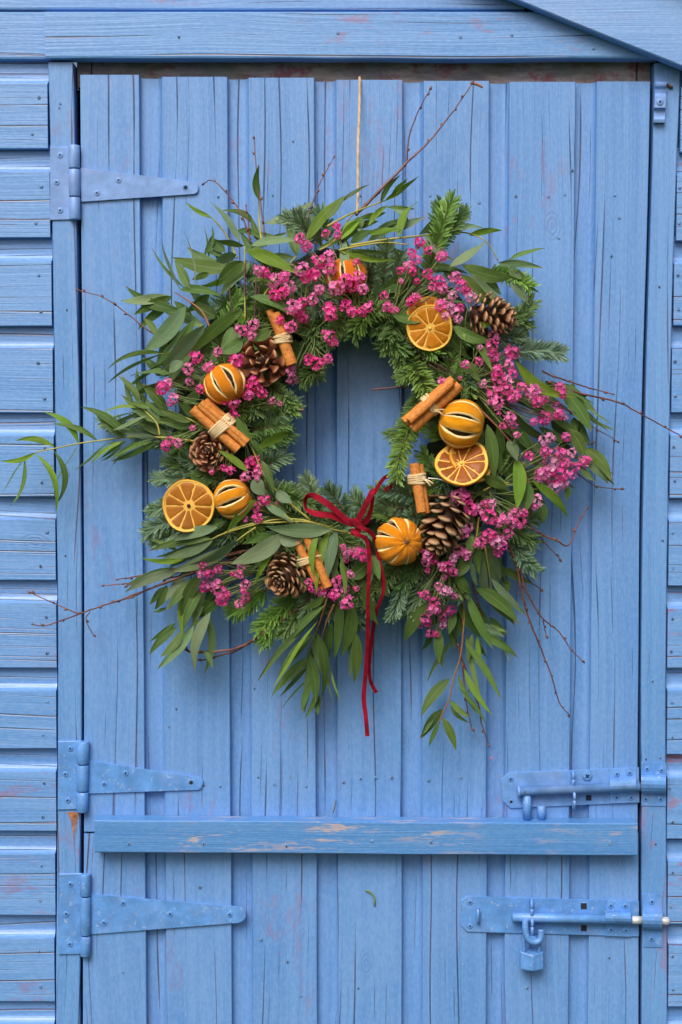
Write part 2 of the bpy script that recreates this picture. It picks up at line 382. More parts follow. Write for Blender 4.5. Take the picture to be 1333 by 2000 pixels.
def shiplap(sections, lip=0.0098, tuck=True, thick=0.0170):
    """sections: list of (along, [start, recess_end, face_start, face_end]) ; returns (along, across, depth) rows"""
    rows = []
    for al, (s0, r1, f0, f1), d0 in sections:
        k = 1 if f1 > f0 else -1
        pr = [(s0, -thick), (s0, -0.0105)]
        for i in range(7):
            a = i / 6 * math.pi / 2
            pr.append((r1 + (f0 - r1) * math.sin(a), -0.0105 * math.cos(a)))
        pr += [(f0 + k * 0.0006, 0.0001), (f1 - k * 0.0010, 0.0), (f1 - k * 0.0003, -0.0004), (f1, -0.0012), (f1, -lip), (f1 - k * 0.008, -lip), (f1 - k * 0.008, -thick)]
        rows.append((al, [(a, d + d0) for a, d in pr]))
    return rows
def board_from_rows(rows, name, mat, parent, upright):
    mb = MB(); n = len(rows[0][1]); vv = []
    for al, pr in rows:
        for a, d in pr: vv.append((a, -d, al) if upright else (al, -d, a))
    ff = []
    for i in range(len(rows) - 1):
        for k in range(n):
            k2 = (k + 1) % n; ff.append((i * n + k, i * n + k2, (i + 1) * n + k2, (i + 1) * n + k))
    ff.append(tuple(range(n))); ff.append(tuple((len(rows) - 1) * n + k for k in range(n))[::-1])
    mb.add(vv, ff); return mb.build(name, mat, parent)
def wob(a, seed, amp=0.0006, f=9): return amp * mnoise.noise(Vector((a * f, seed * 3.17, 0.3)))

shed = empty('garden_shed', (0, 0, 0), None, 'blue painted garden shed wall of weathered boards around the door', 'shed')
# edges of the door opening, photo pixels by height
XL_CL = [(-600, 88), (100, 92), (300, 98), (500, 102), (800, 106), (1150, 112), (1500, 112), (1900, 108), (2800, 106)]
XL_P1 = [(-600, 140), (118, 144), (200, 146), (500, 151), (800, 156), (1150, 161), (1500, 160), (1650, 157), (1900, 157), (2800, 157)]
XL_D = [(100, 155), (500, 158), (800, 161), (1150, 163.5), (1500, 163), (1650, 163), (1900, 161), (2800, 161)]
XR_D = [(100, 1274), (300, 1270), (500, 1265), (700, 1258), (1000, 1251), (1500, 1248), (1900, 1248), (2800, 1246)]
XR_P0 = [(-600, 1284), (150, 1278), (300, 1275), (500, 1269), (700, 1263), (1000, 1256), (1250, 1253), (1500, 1252), (1900, 1254), (2800, 1252)]
XR_P1 = [(-600, 1336), (150, 1330), (300, 1322), (500, 1315), (700, 1310), (1000, 1304), (1250, 1301), (1500, 1300), (1900, 1303), (2800, 1301)]
def wx(x, y): return U(x, y).x
def wz(y, x=666): return U(x, y).z
# roof line: under edge of the barge board runs (1010,0) -> (1333,130)
ra, rb = U(1010, 0, 0.03), U(1333, 130, 0.03)
SL = (rb.z - ra.z) / (rb.x - ra.x)
def roofz(x): return ra.z + SL * (x - ra.x)
APX = -0.62
# weatherboards left and right of the door, and gable boards above
LB = [118, 291, 465, 637, 806, 970, 1133, 1304, 1462, 1622, 1787, 1955, 2120, 2285, 2450, 2615, 2780]
RB = [125, 297, 470, 637, 806, 972, 1144, 1304, 1474, 1638, 1803, 1965, 2130, 2290, 2455, 2620, 2780]
XFL, XFR = -1.75, 0.60
for side, ys in ((0, LB), (1, RB)):
    for i in range(1, len(ys)):
        y0, y1 = ys[i - 1], ys[i]
        rows = []; N = 10
        for k in range(N + 1):
            ym = (y0 + y1) / 2
            if side == 0: x = lerp(XFL, wx(pl(XL_CL, ym) - 1.5, ym), (k / N) ** 0.6)
            else: x = lerp(wx(pl(XR_P1, ym) + 3.0, ym), XFR, (k / N) ** 1.6)
            dz = wob(x, i * 7 + side, 0.0012, 5)
            dd = 0.0015 + 0.001 * mnoise.noise(Vector((i * 3.3, side, x)))
            rows.append((x, (wz(y0) + 0.007, wz(y0 + 29), wz(y0 + 45), wz(y1) + dz), dd))
        board_from_rows(shiplap(rows), 'weatherboard', M_CLAD, shed, False)
# board left of the header at the same height, gable boards above
def flat_board(name, pts, d0, d1, mat, parent=shed, ch=0.0012):
    mb = MB(); mb.prism(pts, d0, d1, 0, ch); return mb.build(name, mat, parent)
def long_board(name, xs, z0f, z1f, d0, d1, mat, ch=0.0015):
    mb = MB(); vv = []; n = 8
    for x in xs:
        a, b = z0f(x), z1f(x)
        vv += [(x, -d0, a), (x, -(d1 - 2 * ch), a), (x, -(d1 - 0.5 * ch), a + 0.6 * ch), (x, -d1, a + 2 * ch), (x, -d1, b - ch), (x, -(d1 - ch), b), (x, -d0, b)]
    n = 7; ff = []
    for i in range(len(xs) - 1):
        for k in range(n):
            k2 = (k + 1) % n; ff.append((i * n + k, i * n + k2, (i + 1) * n + k2, (i + 1) * n + k))
    ff.append(tuple(range(n))); ff.append(tuple((len(xs) - 1) * n + k for k in range(n))[::-1])
    mb.add(vv, ff); return mb.build(name, mat, shed)
def span(a, b, n): return [lerp(a, b, i / n) for i in range(n + 1)]
long_board('weatherboard', span(XFL, wx(91, 70), 8), lambda x: wz(117) + wob(x, 3, .001), lambda x: wz(24), -0.010, 0.003, M_CLAD)
xr_h = wx(1283, 118)
long_board('header_board', span(wx(91.5, 70), xr_h, 40), lambda x: wz(118.5) + wob(x, 5, .0016, 11), lambda x: min(wz(27), roofz(x) + 0.03), -0.010, 0.011, M_HEAD, 0.0016)
zt = wz(24) + 0.002; k = 0
while zt < 2.32:
    zb = zt; z1 = zt + 0.108
    def top(x, z1=z1): return z1
    lim_r = ra.x + (zb - ra.z) / SL; lim_l = 2 * APX - lim_r
    a, b = max(XFL, lim_l), min(XFR, lim_r)
    if b - a > 0.1:
        long_board('weatherboard', span(a, b, 12), lambda x, zb=zb: zb + wob(x, 20 + zb, .001), lambda x, z1=z1: min(z1 + 0.001, roofz(x) + 0.03, roofz(2 * APX - x) + 0.03), -0.010, 0.0035 + 0.0006 * (k % 2), M_CLAD)
    zt = z1 + 0.003; k += 1
# posts either side of the door
def strip(name, xa, xb, y0, y1, d0, d1, mat, parent=shed, ch=0.0012, seed=0, n=28):
    mb = MB(); vv = []
    for i in range(n + 1):
        y = lerp(y0, y1, i / n); A = wx(pl(xa, y), y) + wob(y * .01, seed, .0006, 3); B = wx(pl(xb, y), y) + wob(y * .01, seed + 5, .0006, 3); z = wz(y)
        vv += [(A, -d0, z), (A, -(d1 - ch), z), (A + ch, -d1, z), (B - ch, -d1, z), (B, -(d1 - ch), z), (B, -d0, z)]
    ff = []
    for i in range(n):
        for k in range(6):
            k2 = (k + 1) % 6; ff.append((i * 6 + k, i * 6 + k2, (i + 1) * 6 + k2, (i + 1) * 6 + k))
    ff.append(tuple(range(6))); ff.append(tuple(n * 6 + k for k in range(6))[::-1])
    mb.add(vv, ff); return mb.build(name, mat, parent)
XL_P0 = [(y, x + 2.2) for y, x in XL_CL]
strip('door_post', XL_P0, XL_P1, 123, 2700, -0.030, 0.002, M_POST, seed=1)
strip('door_post', XR_P0, XR_P1, 124, 2700, -0.030, 0.002, M_POST, seed=2)
for x0, x1 in ((146, 174), (176, 1249), (1251, 1277)):
    flat_board('lintel', [(wx(x0, 130), wz(165)), (wx(x1, 130), wz(165)), (wx(x1, 130), wz(100)), (wx(x0, 130), wz(100))], -0.045, -0.0175, M_LINT)
# back closing of the shed: sides, rear, roof, floor keep the inside dark
for nm, box in (('side_wall', (XFL, XFL + .012, 0.012, 1.6, .05, 1.9)), ('side_wall', (XFR - .012, XFR, 0.012, 1.6, .05, 1.62)), ('rear_wall', (XFL, XFR, 1.6, 1.612, .05, 2.1)), ('shed_floor', (XFL, XFR, 0.0, 1.6, .03, .05))):
    mb = MB(); x0, x1, y0, y1, z0, z1 = box
    mb.add([(x, y, z) for x in (x0, x1) for y in (y0, y1) for z in (z0, z1)], [(0, 1, 3, 2), (4, 6, 7, 5), (0, 4, 5, 1), (2, 3, 7, 6), (0, 2, 6, 4), (1, 5, 7, 3)])
    mb.build(nm, M_TIMBER if nm != 'side_wall' else M_CLAD, shed)
for sgn in (1, -1):
    def rx(x): return x if sgn == 1 else 2 * APX - x
    xe = XFR + 0.07
    z0, z1 = roofz(APX) + 0.10, roofz(xe) + 0.10
    mb = MB(); pts = [(rx(APX), z0), (rx(xe), z1), (rx(xe), z1 + 0.016), (rx(APX), z0 + 0.016)]
    mb.add([(x, y, z) for y in (-0.05, 1.66) for x, z in pts], [(0, 1, 2, 3), (4, 7, 6, 5), (0, 4, 5, 1), (1, 5, 6, 2), (2, 6, 7, 3), (3, 7, 4, 0)])
    mb.build('roof', M_FELT, shed)
    mb = MB(); pp = []
    N = 24; vv = []
    for i in range(N + 1):
        x = lerp(APX, xe, i / N); zl = roofz(x) + wob(x, 31, .0006, 8); h = 0.107
        for (dz, d) in ((0, 0.012), (0, 0.0285), (0.0016, 0.030), (h - .001, 0.030), (h, 0.028), (h, 0.012)): vv.append((rx(x), -d, zl + dz))
    ff = [(i * 6 + k, i * 6 + (k + 1) % 6, (i + 1) * 6 + (k + 1) % 6, (i + 1) * 6 + k) for i in range(N) for k in range(6)]
    ff += [tuple(range(6)), tuple(N * 6 + k for k in range(6))]
    mb.add(vv, ff); mb.build('barge_board', M_BARGE, shed)

# ------------------------------------------------------------------ the two door leaves
ET = [273, 445, 614.5, 787, 956, 1124]          # right edges of the boards, near the top of the door
EB = [285, 451, 618, 784, 949.5, 1111]          # and near y = 1750
RT = [318, 487, 658, 828, 996, 1166]; RBt = [323, 493, 660, 825, 986, 1150]
def edge(a, b, y): return lerp(a, b, (y - 250) / 1500.0)
upper = empty('upper_door', U(700, 1620, 0), None, 'upper leaf of the blue boarded shed door, behind the wreath', 'door')
lower = empty('lower_door', (0.05, 0, 0.08), None, 'lower leaf of the blue boarded shed door, with the cross batten', 'door')
tops = [146, 150, 152, 156, 158, 160, 159]
for leaf, dx in ((upper, 0), (lower, 1.5)):
    for i in range(7):
        y0, y1 = (tops[i], 1624) if leaf is upper else (1628 + ru(-1, 1), 2640)
        N = 40; rows = []
        warp = ru(-.0006, .0006)
        for k in range(N + 1):
            y = lerp(y0, y1, k / N); z = wz(y)
            e1 = edge(ET[i], EB[i], y) if i < 6 else pl(XR_D, y) - 1.5
            if i == 0:
                s0 = pl(XL_D, y); sec = (wx(s0, y), wx(s0, y) + .00005, wx(s0, y) + .0012, wx(e1, y) + wob(z, i + 40, .0005, 6))
            else:
                pe = edge(ET[i - 1], EB[i - 1], y); f0 = edge(RT[i - 1], RBt[i - 1], y) + dx
                sec = (wx(pe - 9, y), wx(f0 - 13, y), wx(f0, y) + wob(z, i + 60, .0005, 5), wx(e1 + dx, y) + wob(z, i + 40, .0005, 6))
            rows.append((z, sec, warp + wob(z, i + 80, .0006, 2)))
        board_from_rows(shiplap(rows), 'board', M_DOOR, leaf, True)
mb = MB(); vv = []; N = 30
for i in range(N + 1):
    x = lerp(185, 1246, i / N); t = i / N
    P0, P1 = U(x, lerp(1602, 1609, t), 0.026), U(x, lerp(1665, 1672, t), 0.026); X = P0.x; w_ = wob(X, 90, .0007, 12)
    vv += [(X, -0.0012, P1.z), (X, -0.0245, P1.z + w_), (X, -0.026, P1.z + .0015 + w_), (X, -0.026, P0.z - .0012 + w_), (X, -0.0245, P0.z + w_), (X, -0.0012, P0.z + .0008)]
ff = [(i * 6 + k, i * 6 + (k + 1) % 6, (i + 1) * 6 + (k + 1) % 6, (i + 1) * 6 + k) for i in range(N) for k in range(6)] + [tuple(range(6)), tuple(N * 6 + k for k in range(6))]
mb.add(vv, ff); tag(mb.build('cover_batten', M_BATT, lower), 'horizontal blue batten rubbed bare in places across the join of the door leaves')
# painted-over nails
def nails(name, parent, pts, d, r=0.0021):
    mb = MB()
    for (x, y) in pts:
        c = U(x, y, d); rr = r * ru(0.8, 1.2); n = 8
        ring0 = [c + Vector((math.cos(a) * rr, 0, math.sin(a) * rr)) for a in [2 * math.pi * j / n for j in range(n)]]
        ring1 = [c + Vector((math.cos(a) * rr * .7, -0.0007, math.sin(a) * rr * .7)) for a in [2 * math.pi * j / n for j in range(n)]]
        mb.add(ring0 + ring1, [(j, (j + 1) % n, n + (j + 1) % n, n + j) for j in range(n)] + [tuple(range(n, 2 * n))])
        if rnd() < 0.6:
            mb.add([c + Vector((0.0005 * s, -.0009, zz)) for s in (-1, 1) for zz in (-rr * .6, rr * .6)], [(0, 1, 3, 2)], 1)
    o = mb.build(name, [M_NAIL, M_DARK], parent); o['kind'] = 'stuff'; return o
up = []
for i in range(7):
    l = [155] + RT; r_ = ET + [1268]
    for yy in (388, 1527):
        for fx in (0.1, 0.36, 0.6, 0.85):
            if rnd() < 0.75:
                y = yy + ru(-10, 10); a, b = (edge(l[i], ([163] + RBt)[i], y), edge(r_[i], (EB + [1248])[i], y)); up.append((lerp(a, b, fx), y))
up += [(573, 277), (1092, 465), (1045, 620), (1210, 425), (1118, 333), (1195, 500), (345, 1385), (330, 1420), (497, 1345)]
nails('nails', upper, [p_ for p_ in up if not (260 < p_[0] < 1050 and 400 < p_[1] < 1200)], 0.0003)
lo = [(391, 1733), (562, 1878), (588, 1945), (510, 1835), (1190, 1870), (700, 1930), (240, 1900), (905, 1885), (1030, 1930)]
nails('nails', lower, lo, 0.0004)
nails('nails', lower, [(252, 1648), (398, 1648), (727, 1643), (842, 1645), (1192, 1647), (560, 1652)], 0.0262, 0.0026)
cl = []
for y0, y1 in zip(LB, LB[1:]):
    if y1 > 2010: break
    for f in (0.42, 0.83): cl.append((pl(XL_CL, (y0 + y1) / 2) - ru(18, 34), lerp(y0, y1, f)))
for y0, y1 in zip(RB, RB[1:]):
    if y1 > 2010: break
    for f in (0.4, 0.8): cl.append((pl(XR_P1, (y0 + y1) / 2) + ru(8, 14), lerp(y0, y1, f)))
nails('nails', shed, cl, 0.0024, 0.0021)
nails('nails', shed, [(118, 202), (116, 210), (131, 605), (134, 927), (128, 1085), (1288, 560), (1295, 1055), (1275, 1330), (1281, 1648), (1262, 1482), (1290, 1480)], 0.0024, 0.0018)
nails('nails', shed, [(350, 72), (660, 64), (900, 72), (1000, 68), (1160, 95)], 0.0114, 0.0022)
mb = MB()   # splintered patch under the middle hinge
for i in range(16):
    x = 132 + i * 1.35; L = 62 * math.exp(-((i - 9) / 4.5) ** 2) + ru(4, 12)
    a, b, c_ = U(x, 1586, .0022), U(x + 1.4, 1586, .0028), U(x + ru(-.5, 1.5) + 1, 1586 + L, .0022)
    mb.add([a, b, c_], [(0, 1, 2)])
mb.build('splintered_patch', M_SPLIT, shed)

# ------------------------------------------------------------------ hardware
def screw_mesh(name, mat):
    mb = MB(); w = 0.15; l = 0.55
    plus = [(w, w), (w, l), (-w, l), (-w, w), (-l, w), (-l, -w), (-w, -w), (-w, -l), (w, -l), (w, -w), (l, -w), (l, w)]
    n = 12; out = [(x / math.hypot(x, y), y / math.hypot(x, y)) for x, y in plus]
    vv = [(x, 0, y) for x, y in out] + [(x * .82, -.22, y * .82) for x, y in out] + [(x * .8, -.30, y * .8) for x, y in plus] + [(x * .7, -.02, y * .7) for x, y in plus]
    ff = []; 
    for i in range(n):
        j = (i + 1) % n
        ff += [(i, j, n + j, n + i), (n + i, n + j, 2 * n + j, 2 * n + i)]
    mb.add(vv, ff, 0)
    mb.add(vv, [(2 * n + i, 2 * n + (i + 1) % n, 3 * n + (i + 1) % n, 3 * n + i) for i in range(n)] + [tuple(3 * n + i for i in range(n))], 1)
    return mb.mesh(name, [mat, M_DARK])
SCREW = screw_mesh('screw', M_MET); SCREW2 = screw_mesh('screw', M_MET2)
def hole_mesh():
    mb = MB(); n = 12
    a = [(math.cos(2 * math.pi * i / n), math.sin(2 * math.pi * i / n)) for i in range(n)]
    mb.add([(x, 0, y) for x, y in a] + [(x * .85, -.12, y * .85) for x, y in a] + [(x * .62, -.02, y * .62) for x, y in a] , [(i, (i + 1) % n, n + (i + 1) % n, n + i) for i in range(n)] + [(n + i, n + (i + 1) % n, 2 * n + (i + 1) % n, 2 * n + i) for i in range(n)])
    mb.add([(x * .62, -.02, y * .62) for x, y in a], [tuple(range(n))], 1)
    return mb.mesh('screw_hole', [M_MET, M_DARK])
HOLE = hole_mesh()
def screw(parent, x, y, d, r=5.4, me=None, name='screw'):
    return inst(name, me or SCREW, parent, Matrix.Translation(U(x, y, d)) @ Matrix.Rotation(ru(0, 1.5), 4, 'Y') @ Matrix.Scale(r * PX, 4))
def P2(x, y, d): q = U(x, y, d); return (q.x, q.z)
def barrel(mb, x0, x1, y0, y1, d, cuts, dx=0):
    ys = [y0] + cuts + [y1]
    for a, b in zip(ys, ys[1:]):
        r = (x1 - x0) / 2 * PX; xc = (x0 + x1) / 2
        pa, pb = U(xc + dx * (a - y0) / (y1 - y0), a + .7, d), U(xc + dx * (b - y0) / (y1 - y0), b - .7, d)
        e = (pb - pa).normalized() * 0.0012
        mb.tube([pa, pa + e * .3, pa + e, pb - e, pb - e * .3, pb], [r * .7, r * .93, r, r, r * .93, r * .7], 16)
def hinge(plate, brl, cuts, strap, screws, holes, tip, mat, sm, label):
    h = empty('strap_hinge', U((plate[0] + plate[2]) / 2, plate[3], 0), None, label, 'hinge', 'strap hinges of the shed door')
    mb = MB(); d = 0.0045
    x0, y0, x1, y1 = plate
    mb.prism([P2(x0, y1, d), P2(x1, y1 - 1, d), P2(x1, y0, d), P2(x0 + .5, y0 + 1, d)], 0.0015, d, 0, .0006); mb.build('frame_plate', mat, h)
    mb = MB(); barrel(mb, brl[0], brl[2], brl[1], brl[3], 0.0058, cuts, brl[4]); mb.build('knuckle', mat, h, True)
    mb = MB(); (ax, ay), (bx, by), (cx, cy), (ex, ey) = strap    # top-left, top-right, bottom-right, bottom-left
    if tip == 'clip': pts = [(ex, ey), (cx - 8, cy), (cx - 2, cy - 3), (cx, cy - 8), (bx, by + 8), (bx - 3, by + 2), (bx - 10, by - 1), (ax, ay)]
    else:
        ym = (by + cy) / 2; rr = (cy - by) / 2
        pts = [(ex, ey)] + [(cx - rr * .4 + rr * 1.1 * math.sin(a), ym + rr * math.cos(a)) for a in [math.pi * j / 8 for j in range(9)]] + [(ax, ay)]
    d = 0.0034
    mb.prism([P2(x, y, d) for x, y in pts], 0.0004, d, 0, .0006); mb.build('strap', mat, h)
    for x, y in screws: screw(h, x, y, 0.0046 if x < plate[2] else 0.0034, 6.2, sm)
    for x, y in holes: screw(h, x, y, 0.0034, 6.4, HOLE, 'screw_hole')
hinge((98, 286, 137, 430), (134, 283, 156, 430, 2), [330, 385], ((155, 327), (388, 356), (388, 379), (159, 394)),
      [(118, 303), (111, 356), (118, 411), (232, 352), (190, 377)], [(363, 367)], 'clip', M_MET2, SCREW2, 'pale blue strap hinge at the top corner of the door')
hinge((113, 1447, 155, 1582), (151, 1447, 175, 1587, -2), [1493, 1546], ((173, 1486), (398, 1519), (396, 1543), (172, 1550)),
      [(138, 1462), (128, 1512), (133, 1563), (246, 1510), (204, 1531)], [(374, 1529)], 'clip', M_MET, SCREW, 'blue strap hinge just above the cross batten')
hinge((115, 1706, 160, 1865), (157, 1706, 178, 1868, 0), [1751, 1827], ((177, 1747), (470, 1771), (470, 1803), (177, 1825)),
      [(138, 1727), (130, 1785), (137, 1844), (241, 1764), (204, 1802), (333, 1785), (449, 1786)], [], 'round', M_MET, SCREW, 'long round tipped strap hinge below the cross batten')

Z2 = lambda x, y: (880 + x / 2.943, 1440 + y / 2.943)
def strap_over(parent, name, x0, x1, yt, yb, ya, yb2, dbase, r, mat, skew=0):
    """bent strip over a rod: flanges at top and bottom, half-round hump between ya and yb2 (photo px)"""
    mb = MB(); prof = [(yt, dbase + .0014), (ya - 2, dbase + .0016)]
    for k in range(9):
        a = math.pi * k / 8; prof.append((lerp(ya, yb2, (1 - math.cos(a)) / 2), dbase + .0016 + 2 * r * math.sin(a) ** .75))
    prof += [(yb2 + 2, dbase + .0016), (yb, dbase + .0014)]
    vv = []; n = len(prof)
    for x, s in ((x0, 0), (x1, skew)):
        for y, d in prof: vv.append(U(x, y + s, d))
        for y, d in prof: q = U(x, y + s, d); vv.append((q.x, q.y + 0.0013, q.z))
    m2 = 2 * n; ff = []
    for k in range(n - 1):
        ff += [(k, k + 1, m2 + k + 1, m2 + k), (n + k, m2 + n + k, m2 + n + k + 1, n + k + 1), (k, n + k, n + k + 1, k + 1), (m2 + k, m2 + k + 1, m2 + n + k + 1, m2 + n + k)]
    ff += [(0, m2, m2 + n, n), (n - 1, 2 * n - 1, m2 + 2 * n - 1, m2 + n - 1)]
    mb.add(vv, ff); return mb.build(name, mat, parent)
def box_hole(parent, zx, zy, s, d):
    mb = MB(); x, y = Z2(zx, zy); h = s / 2.943 / 2; e = 1.0
    o = [(x - h, y - h), (x + h, y - h), (x + h, y + h), (x - h, y + h)]; o2 = [(x - h - e, y - h - e), (x + h + e, y - h - e), (x + h + e, y + h + e), (x - h - e, y + h + e)]
    vv = [U(a, b, d + .0002) for a, b in o2] + [U(a, b, d + .0006) for a, b in o] + [U(a, b, d + .0001) for a, b in o]
    mb.add(vv, [(i, (i + 1) % 4, 4 + (i + 1) % 4, 4 + i) for i in range(4)], 0)
    mb.add(vv, [(4 + i, 4 + (i + 1) % 4, 8 + (i + 1) % 4, 8 + i) for i in range(4)] + [(8, 9, 10, 11)], 1)
    mb.build('square_hole', [M_MET, M_DARK], parent)
def ringlet(mb, zc, zr_y, dmid, dr, rad):
    """edge-on staple loop standing out of the plate"""
    x, y = Z2(*zc); h = zr_y / 2.943
    pts = []
    for k in range(15):
        a = 2 * math.pi * k / 14; pts.append(U(x + 1.2 * math.cos(a), y + h * math.sin(a), dmid + dr * math.cos(a)))
    mb.tube(pts, rad, 8)
# upper bolt
ub = empty('barrel_bolt', U(1150, 1572, 0), None, 'rust spotted blue barrel bolt just above the cross batten', 'bolt', 'barrel bolts on the shed door')
mb = MB(); d = 0.003
mb.prism([P2(*Z2(*q), d) for q in ((345, 408), (300, 365), (292, 240), (335, 205), (1085, 174), (1088, 375))], 0.0004, d, 0, .0006); mb.build('back_plate', M_MET3, ub)
mb = MB(); a, b = U(*Z2(400, 311), .0125), U(*Z2(1088, 282), .0125); ax_ = (b - a)
mb.tube([a - ax_ * .022, a - ax_ * .02, a - ax_ * .001, a, a + ax_ * .002, b], [.0060, .0080, .0080, .0070, .0061, .0061], 14)
rodo = mb.build('rod', M_MET3, ub, True)
mb = MB(); mb.tube([a + ax_ * .745, a + ax_ * .775], [.0057, .0057], 14); mb.build('rust_ring', M_RUST, rodo, True)
mb = MB(); mb.tube([U(*Z2(440, 330), .010), U(*Z2(443, 470), .010)], .0058, 12); mb.build('handle', M_MET, ub, True)
mb = MB(); mb.tube([U(*Z2(523, 392), .008), U(*Z2(523, 398), .008), U(*Z2(526, 470), .008)], [.0035, .0055, .0055], 12); mb.build('stop_peg', M_MET, ub, True)
strap_over(ub, 'guide', *[Z2(917, 0)[0], Z2(1068, 0)[0]], Z2(0, 186)[1], Z2(0, 380)[1], Z2(0, 243)[1], Z2(0, 322)[1], .003, .0078, M_MET3, -2)
mb = MB(); ringlet(mb, (704, 242), 48, .010, .006, .0021); ringlet(mb, (711, 362), 52, .012, .007, .0021); mb.build('hasp_ring', M_MET, ub, True)
screw(ub, *Z2(787, 222), .0034, 10.5, SCREW); 
for q in ((347, 240), (957, 212), (1030, 205), (955, 345), (1038, 345)): screw(ub, *Z2(*q), .0032 if q[0] < 800 else .0047, 6.2)
screw(ub, *Z2(350, 372), .003, 5, HOLE, 'screw_hole'); box_hole(ub, 795, 348, 30, .003)
uk = empty('bolt_keeper', U(1275, 1560, 0), None, 'bent metal keeper on the door post beside the rusty upper bolt', 'bolt keeper', 'bolt keepers on the door post')
strap_over(uk, 'keeper_strap', Z2(1098, 0)[0], Z2(1240, 0)[0], Z2(0, 145)[1], Z2(0, 393)[1], Z2(0, 212)[1], Z2(0, 325)[1], .002, .0078, M_MET, 1)
for q in ((1130, 182), (1213, 189), (1122, 354), (1208, 355)): screw(uk, *Z2(*q), .0036, 5.6)
mb = MB(); mb.tube([U(*Z2(1092, 283), .010), U(*Z2(1236, 278), .010)], .0052, 12); mb.build('rod_end', M_RUST, ub, True)
# lower bolt
lb = empty('barrel_bolt', U(1080, 1825, 0), None, 'long blue barrel bolt with worn bright rod, holding the padlock', 'bolt', 'barrel bolts on the shed door')
mb = MB(); mb.prism([P2(*Z2(*q), d) for q in ((95, 1118), (62, 1085), (62, 938), (92, 915), (1085, 943), (1085, 1145))], 0.0004, d, 0, .0006); mb.build('back_plate', M_MET, lb)
def rodseg(za, zb, rad, mat, name, rnd_end=False):
    mb = MB(); a, b = U(*Z2(*za), .0125), U(*Z2(*zb), .0125)
    e = (b - a).normalized()
    if rnd_end: mb.tube([a, b - e * .004, b - e * .002, b - e * .0006, b], [rad, rad, rad * .88, rad * .6, rad * .2], 14)
    else: mb.tube([a, a + e * .0008, b], [rad * .85, rad, rad], 14)
    return mb.build(name, mat, lb, True)
rodseg((355, 1035), (1042, 1049), .0060, M_MET, 'rod'); rodseg((1042, 1049), (1112, 1052), .0053, M_BARE, 'bright_rod'); rodseg((1112, 1052), (1262, 1056), .0054, M_BARE, 'rod_end', True)
strap_over(lb, 'guide', Z2(890, 0)[0], Z2(1037, 0)[0], Z2(0, 940)[1], Z2(0, 1142)[1], Z2(0, 1000)[1], Z2(0, 1078)[1], .003, .0078, M_MET, 1.5)
mb = MB(); ringlet(mb, (466, 985), 55, .011, .007, .0022); ringlet(mb, (468, 1090), 58, .012, .007, .0022); mb.build('hasp_ring', M_MET, lb, True)
mb = MB(); x, y = Z2(160, 1027); mb.tube([U(x, y - 13, .0025), U(x, y - 12, .008), U(x, y + 12, .008), U(x, y + 13, .0025)], .0022, 8); mb.build('staple', M_MET, lb, True)
for q in ((113, 948), (113, 1085), (922, 968), (1005, 970), (922, 1105), (1007, 1110)): screw(lb, *Z2(*q), .0032 if q[0] < 800 else .0047, 6.0)
box_hole(lb, 767, 970, 34, .003); box_hole(lb, 767, 1097, 34, .003)
lk = empty('bolt_keeper', U(1275, 1840, 0), None, 'tall narrow keeper on the door post around the bright rod end', 'bolt keeper', 'bolt keepers on the door post')
strap_over(lk, 'keeper_strap', Z2(1105, 0)[0], Z2(1219, 0)[0], Z2(0, 900)[1], Z2(0, 1205)[1], Z2(0, 998)[1], Z2(0, 1105)[1], .002, .0090, M_MET, 1)
for q in ((1158, 945), (1156, 1158)): screw(lk, *Z2(*q), .0036, 6.0)
# padlock hanging open from the hasp ring
pk = empty('padlock', U(*Z2(467, 1330), .012), None, 'small blue painted padlock hanging open from the lower bolt', 'padlock')
cx, cy = Z2(467, 1278); hw = 70 / 2.943 * PX; c0 = U(cx, cy, .014); hh = 52 / 2.943 * PX
mb = MB(); oct_ = [(-hw, .002), (-hw * .92, -.004), (-hw * .06, -.0105), (hw * .06, -.0105), (hw * .92, -.004), (hw, .002), (hw * .8, .009), (-hw * .8, .009)]
vv = []; n = 8
for zz, s in ((-hh, .95), (-hh + .001, 1), (hh - .001, 1), (hh, .94)):
    for x, y in oct_: vv.append((c0.x + x * s, c0.y + y * s, c0.z + zz - (0.003 if (zz > 0 and abs(x) < .003) else 0)))
ff = [(i * n + k, i * n + (k + 1) % n, (i + 1) * n + (k + 1) % n, (i + 1) * n + k) for i in range(3) for k in range(n)] + [tuple(range(n)), tuple(3 * n + k for k in range(n))]
mb.add(vv, ff); mb.build('body', M_MET, pk)
mb = MB(); mb.tube(catmull([U(*Z2(*q), dd) for q, dd in (((432, 1048), .018), ((432, 1110), .021), ((448, 1160), .022), ((485, 1178), .022), ((518, 1160), .021), ((523, 1105), .020))], 6), .0042, 10); mb.build('shackle', M_MET, pk, True)
mb = MB(); mb.tube(catmull([U(*Z2(*q), .016) for q in ((424, 1235), (424, 1180), (436, 1155), (470, 1150), (505, 1170), (511, 1200), (511, 1235))], 5), .0024, 8); mb.build('shackle_leg', M_MET, pk, True)
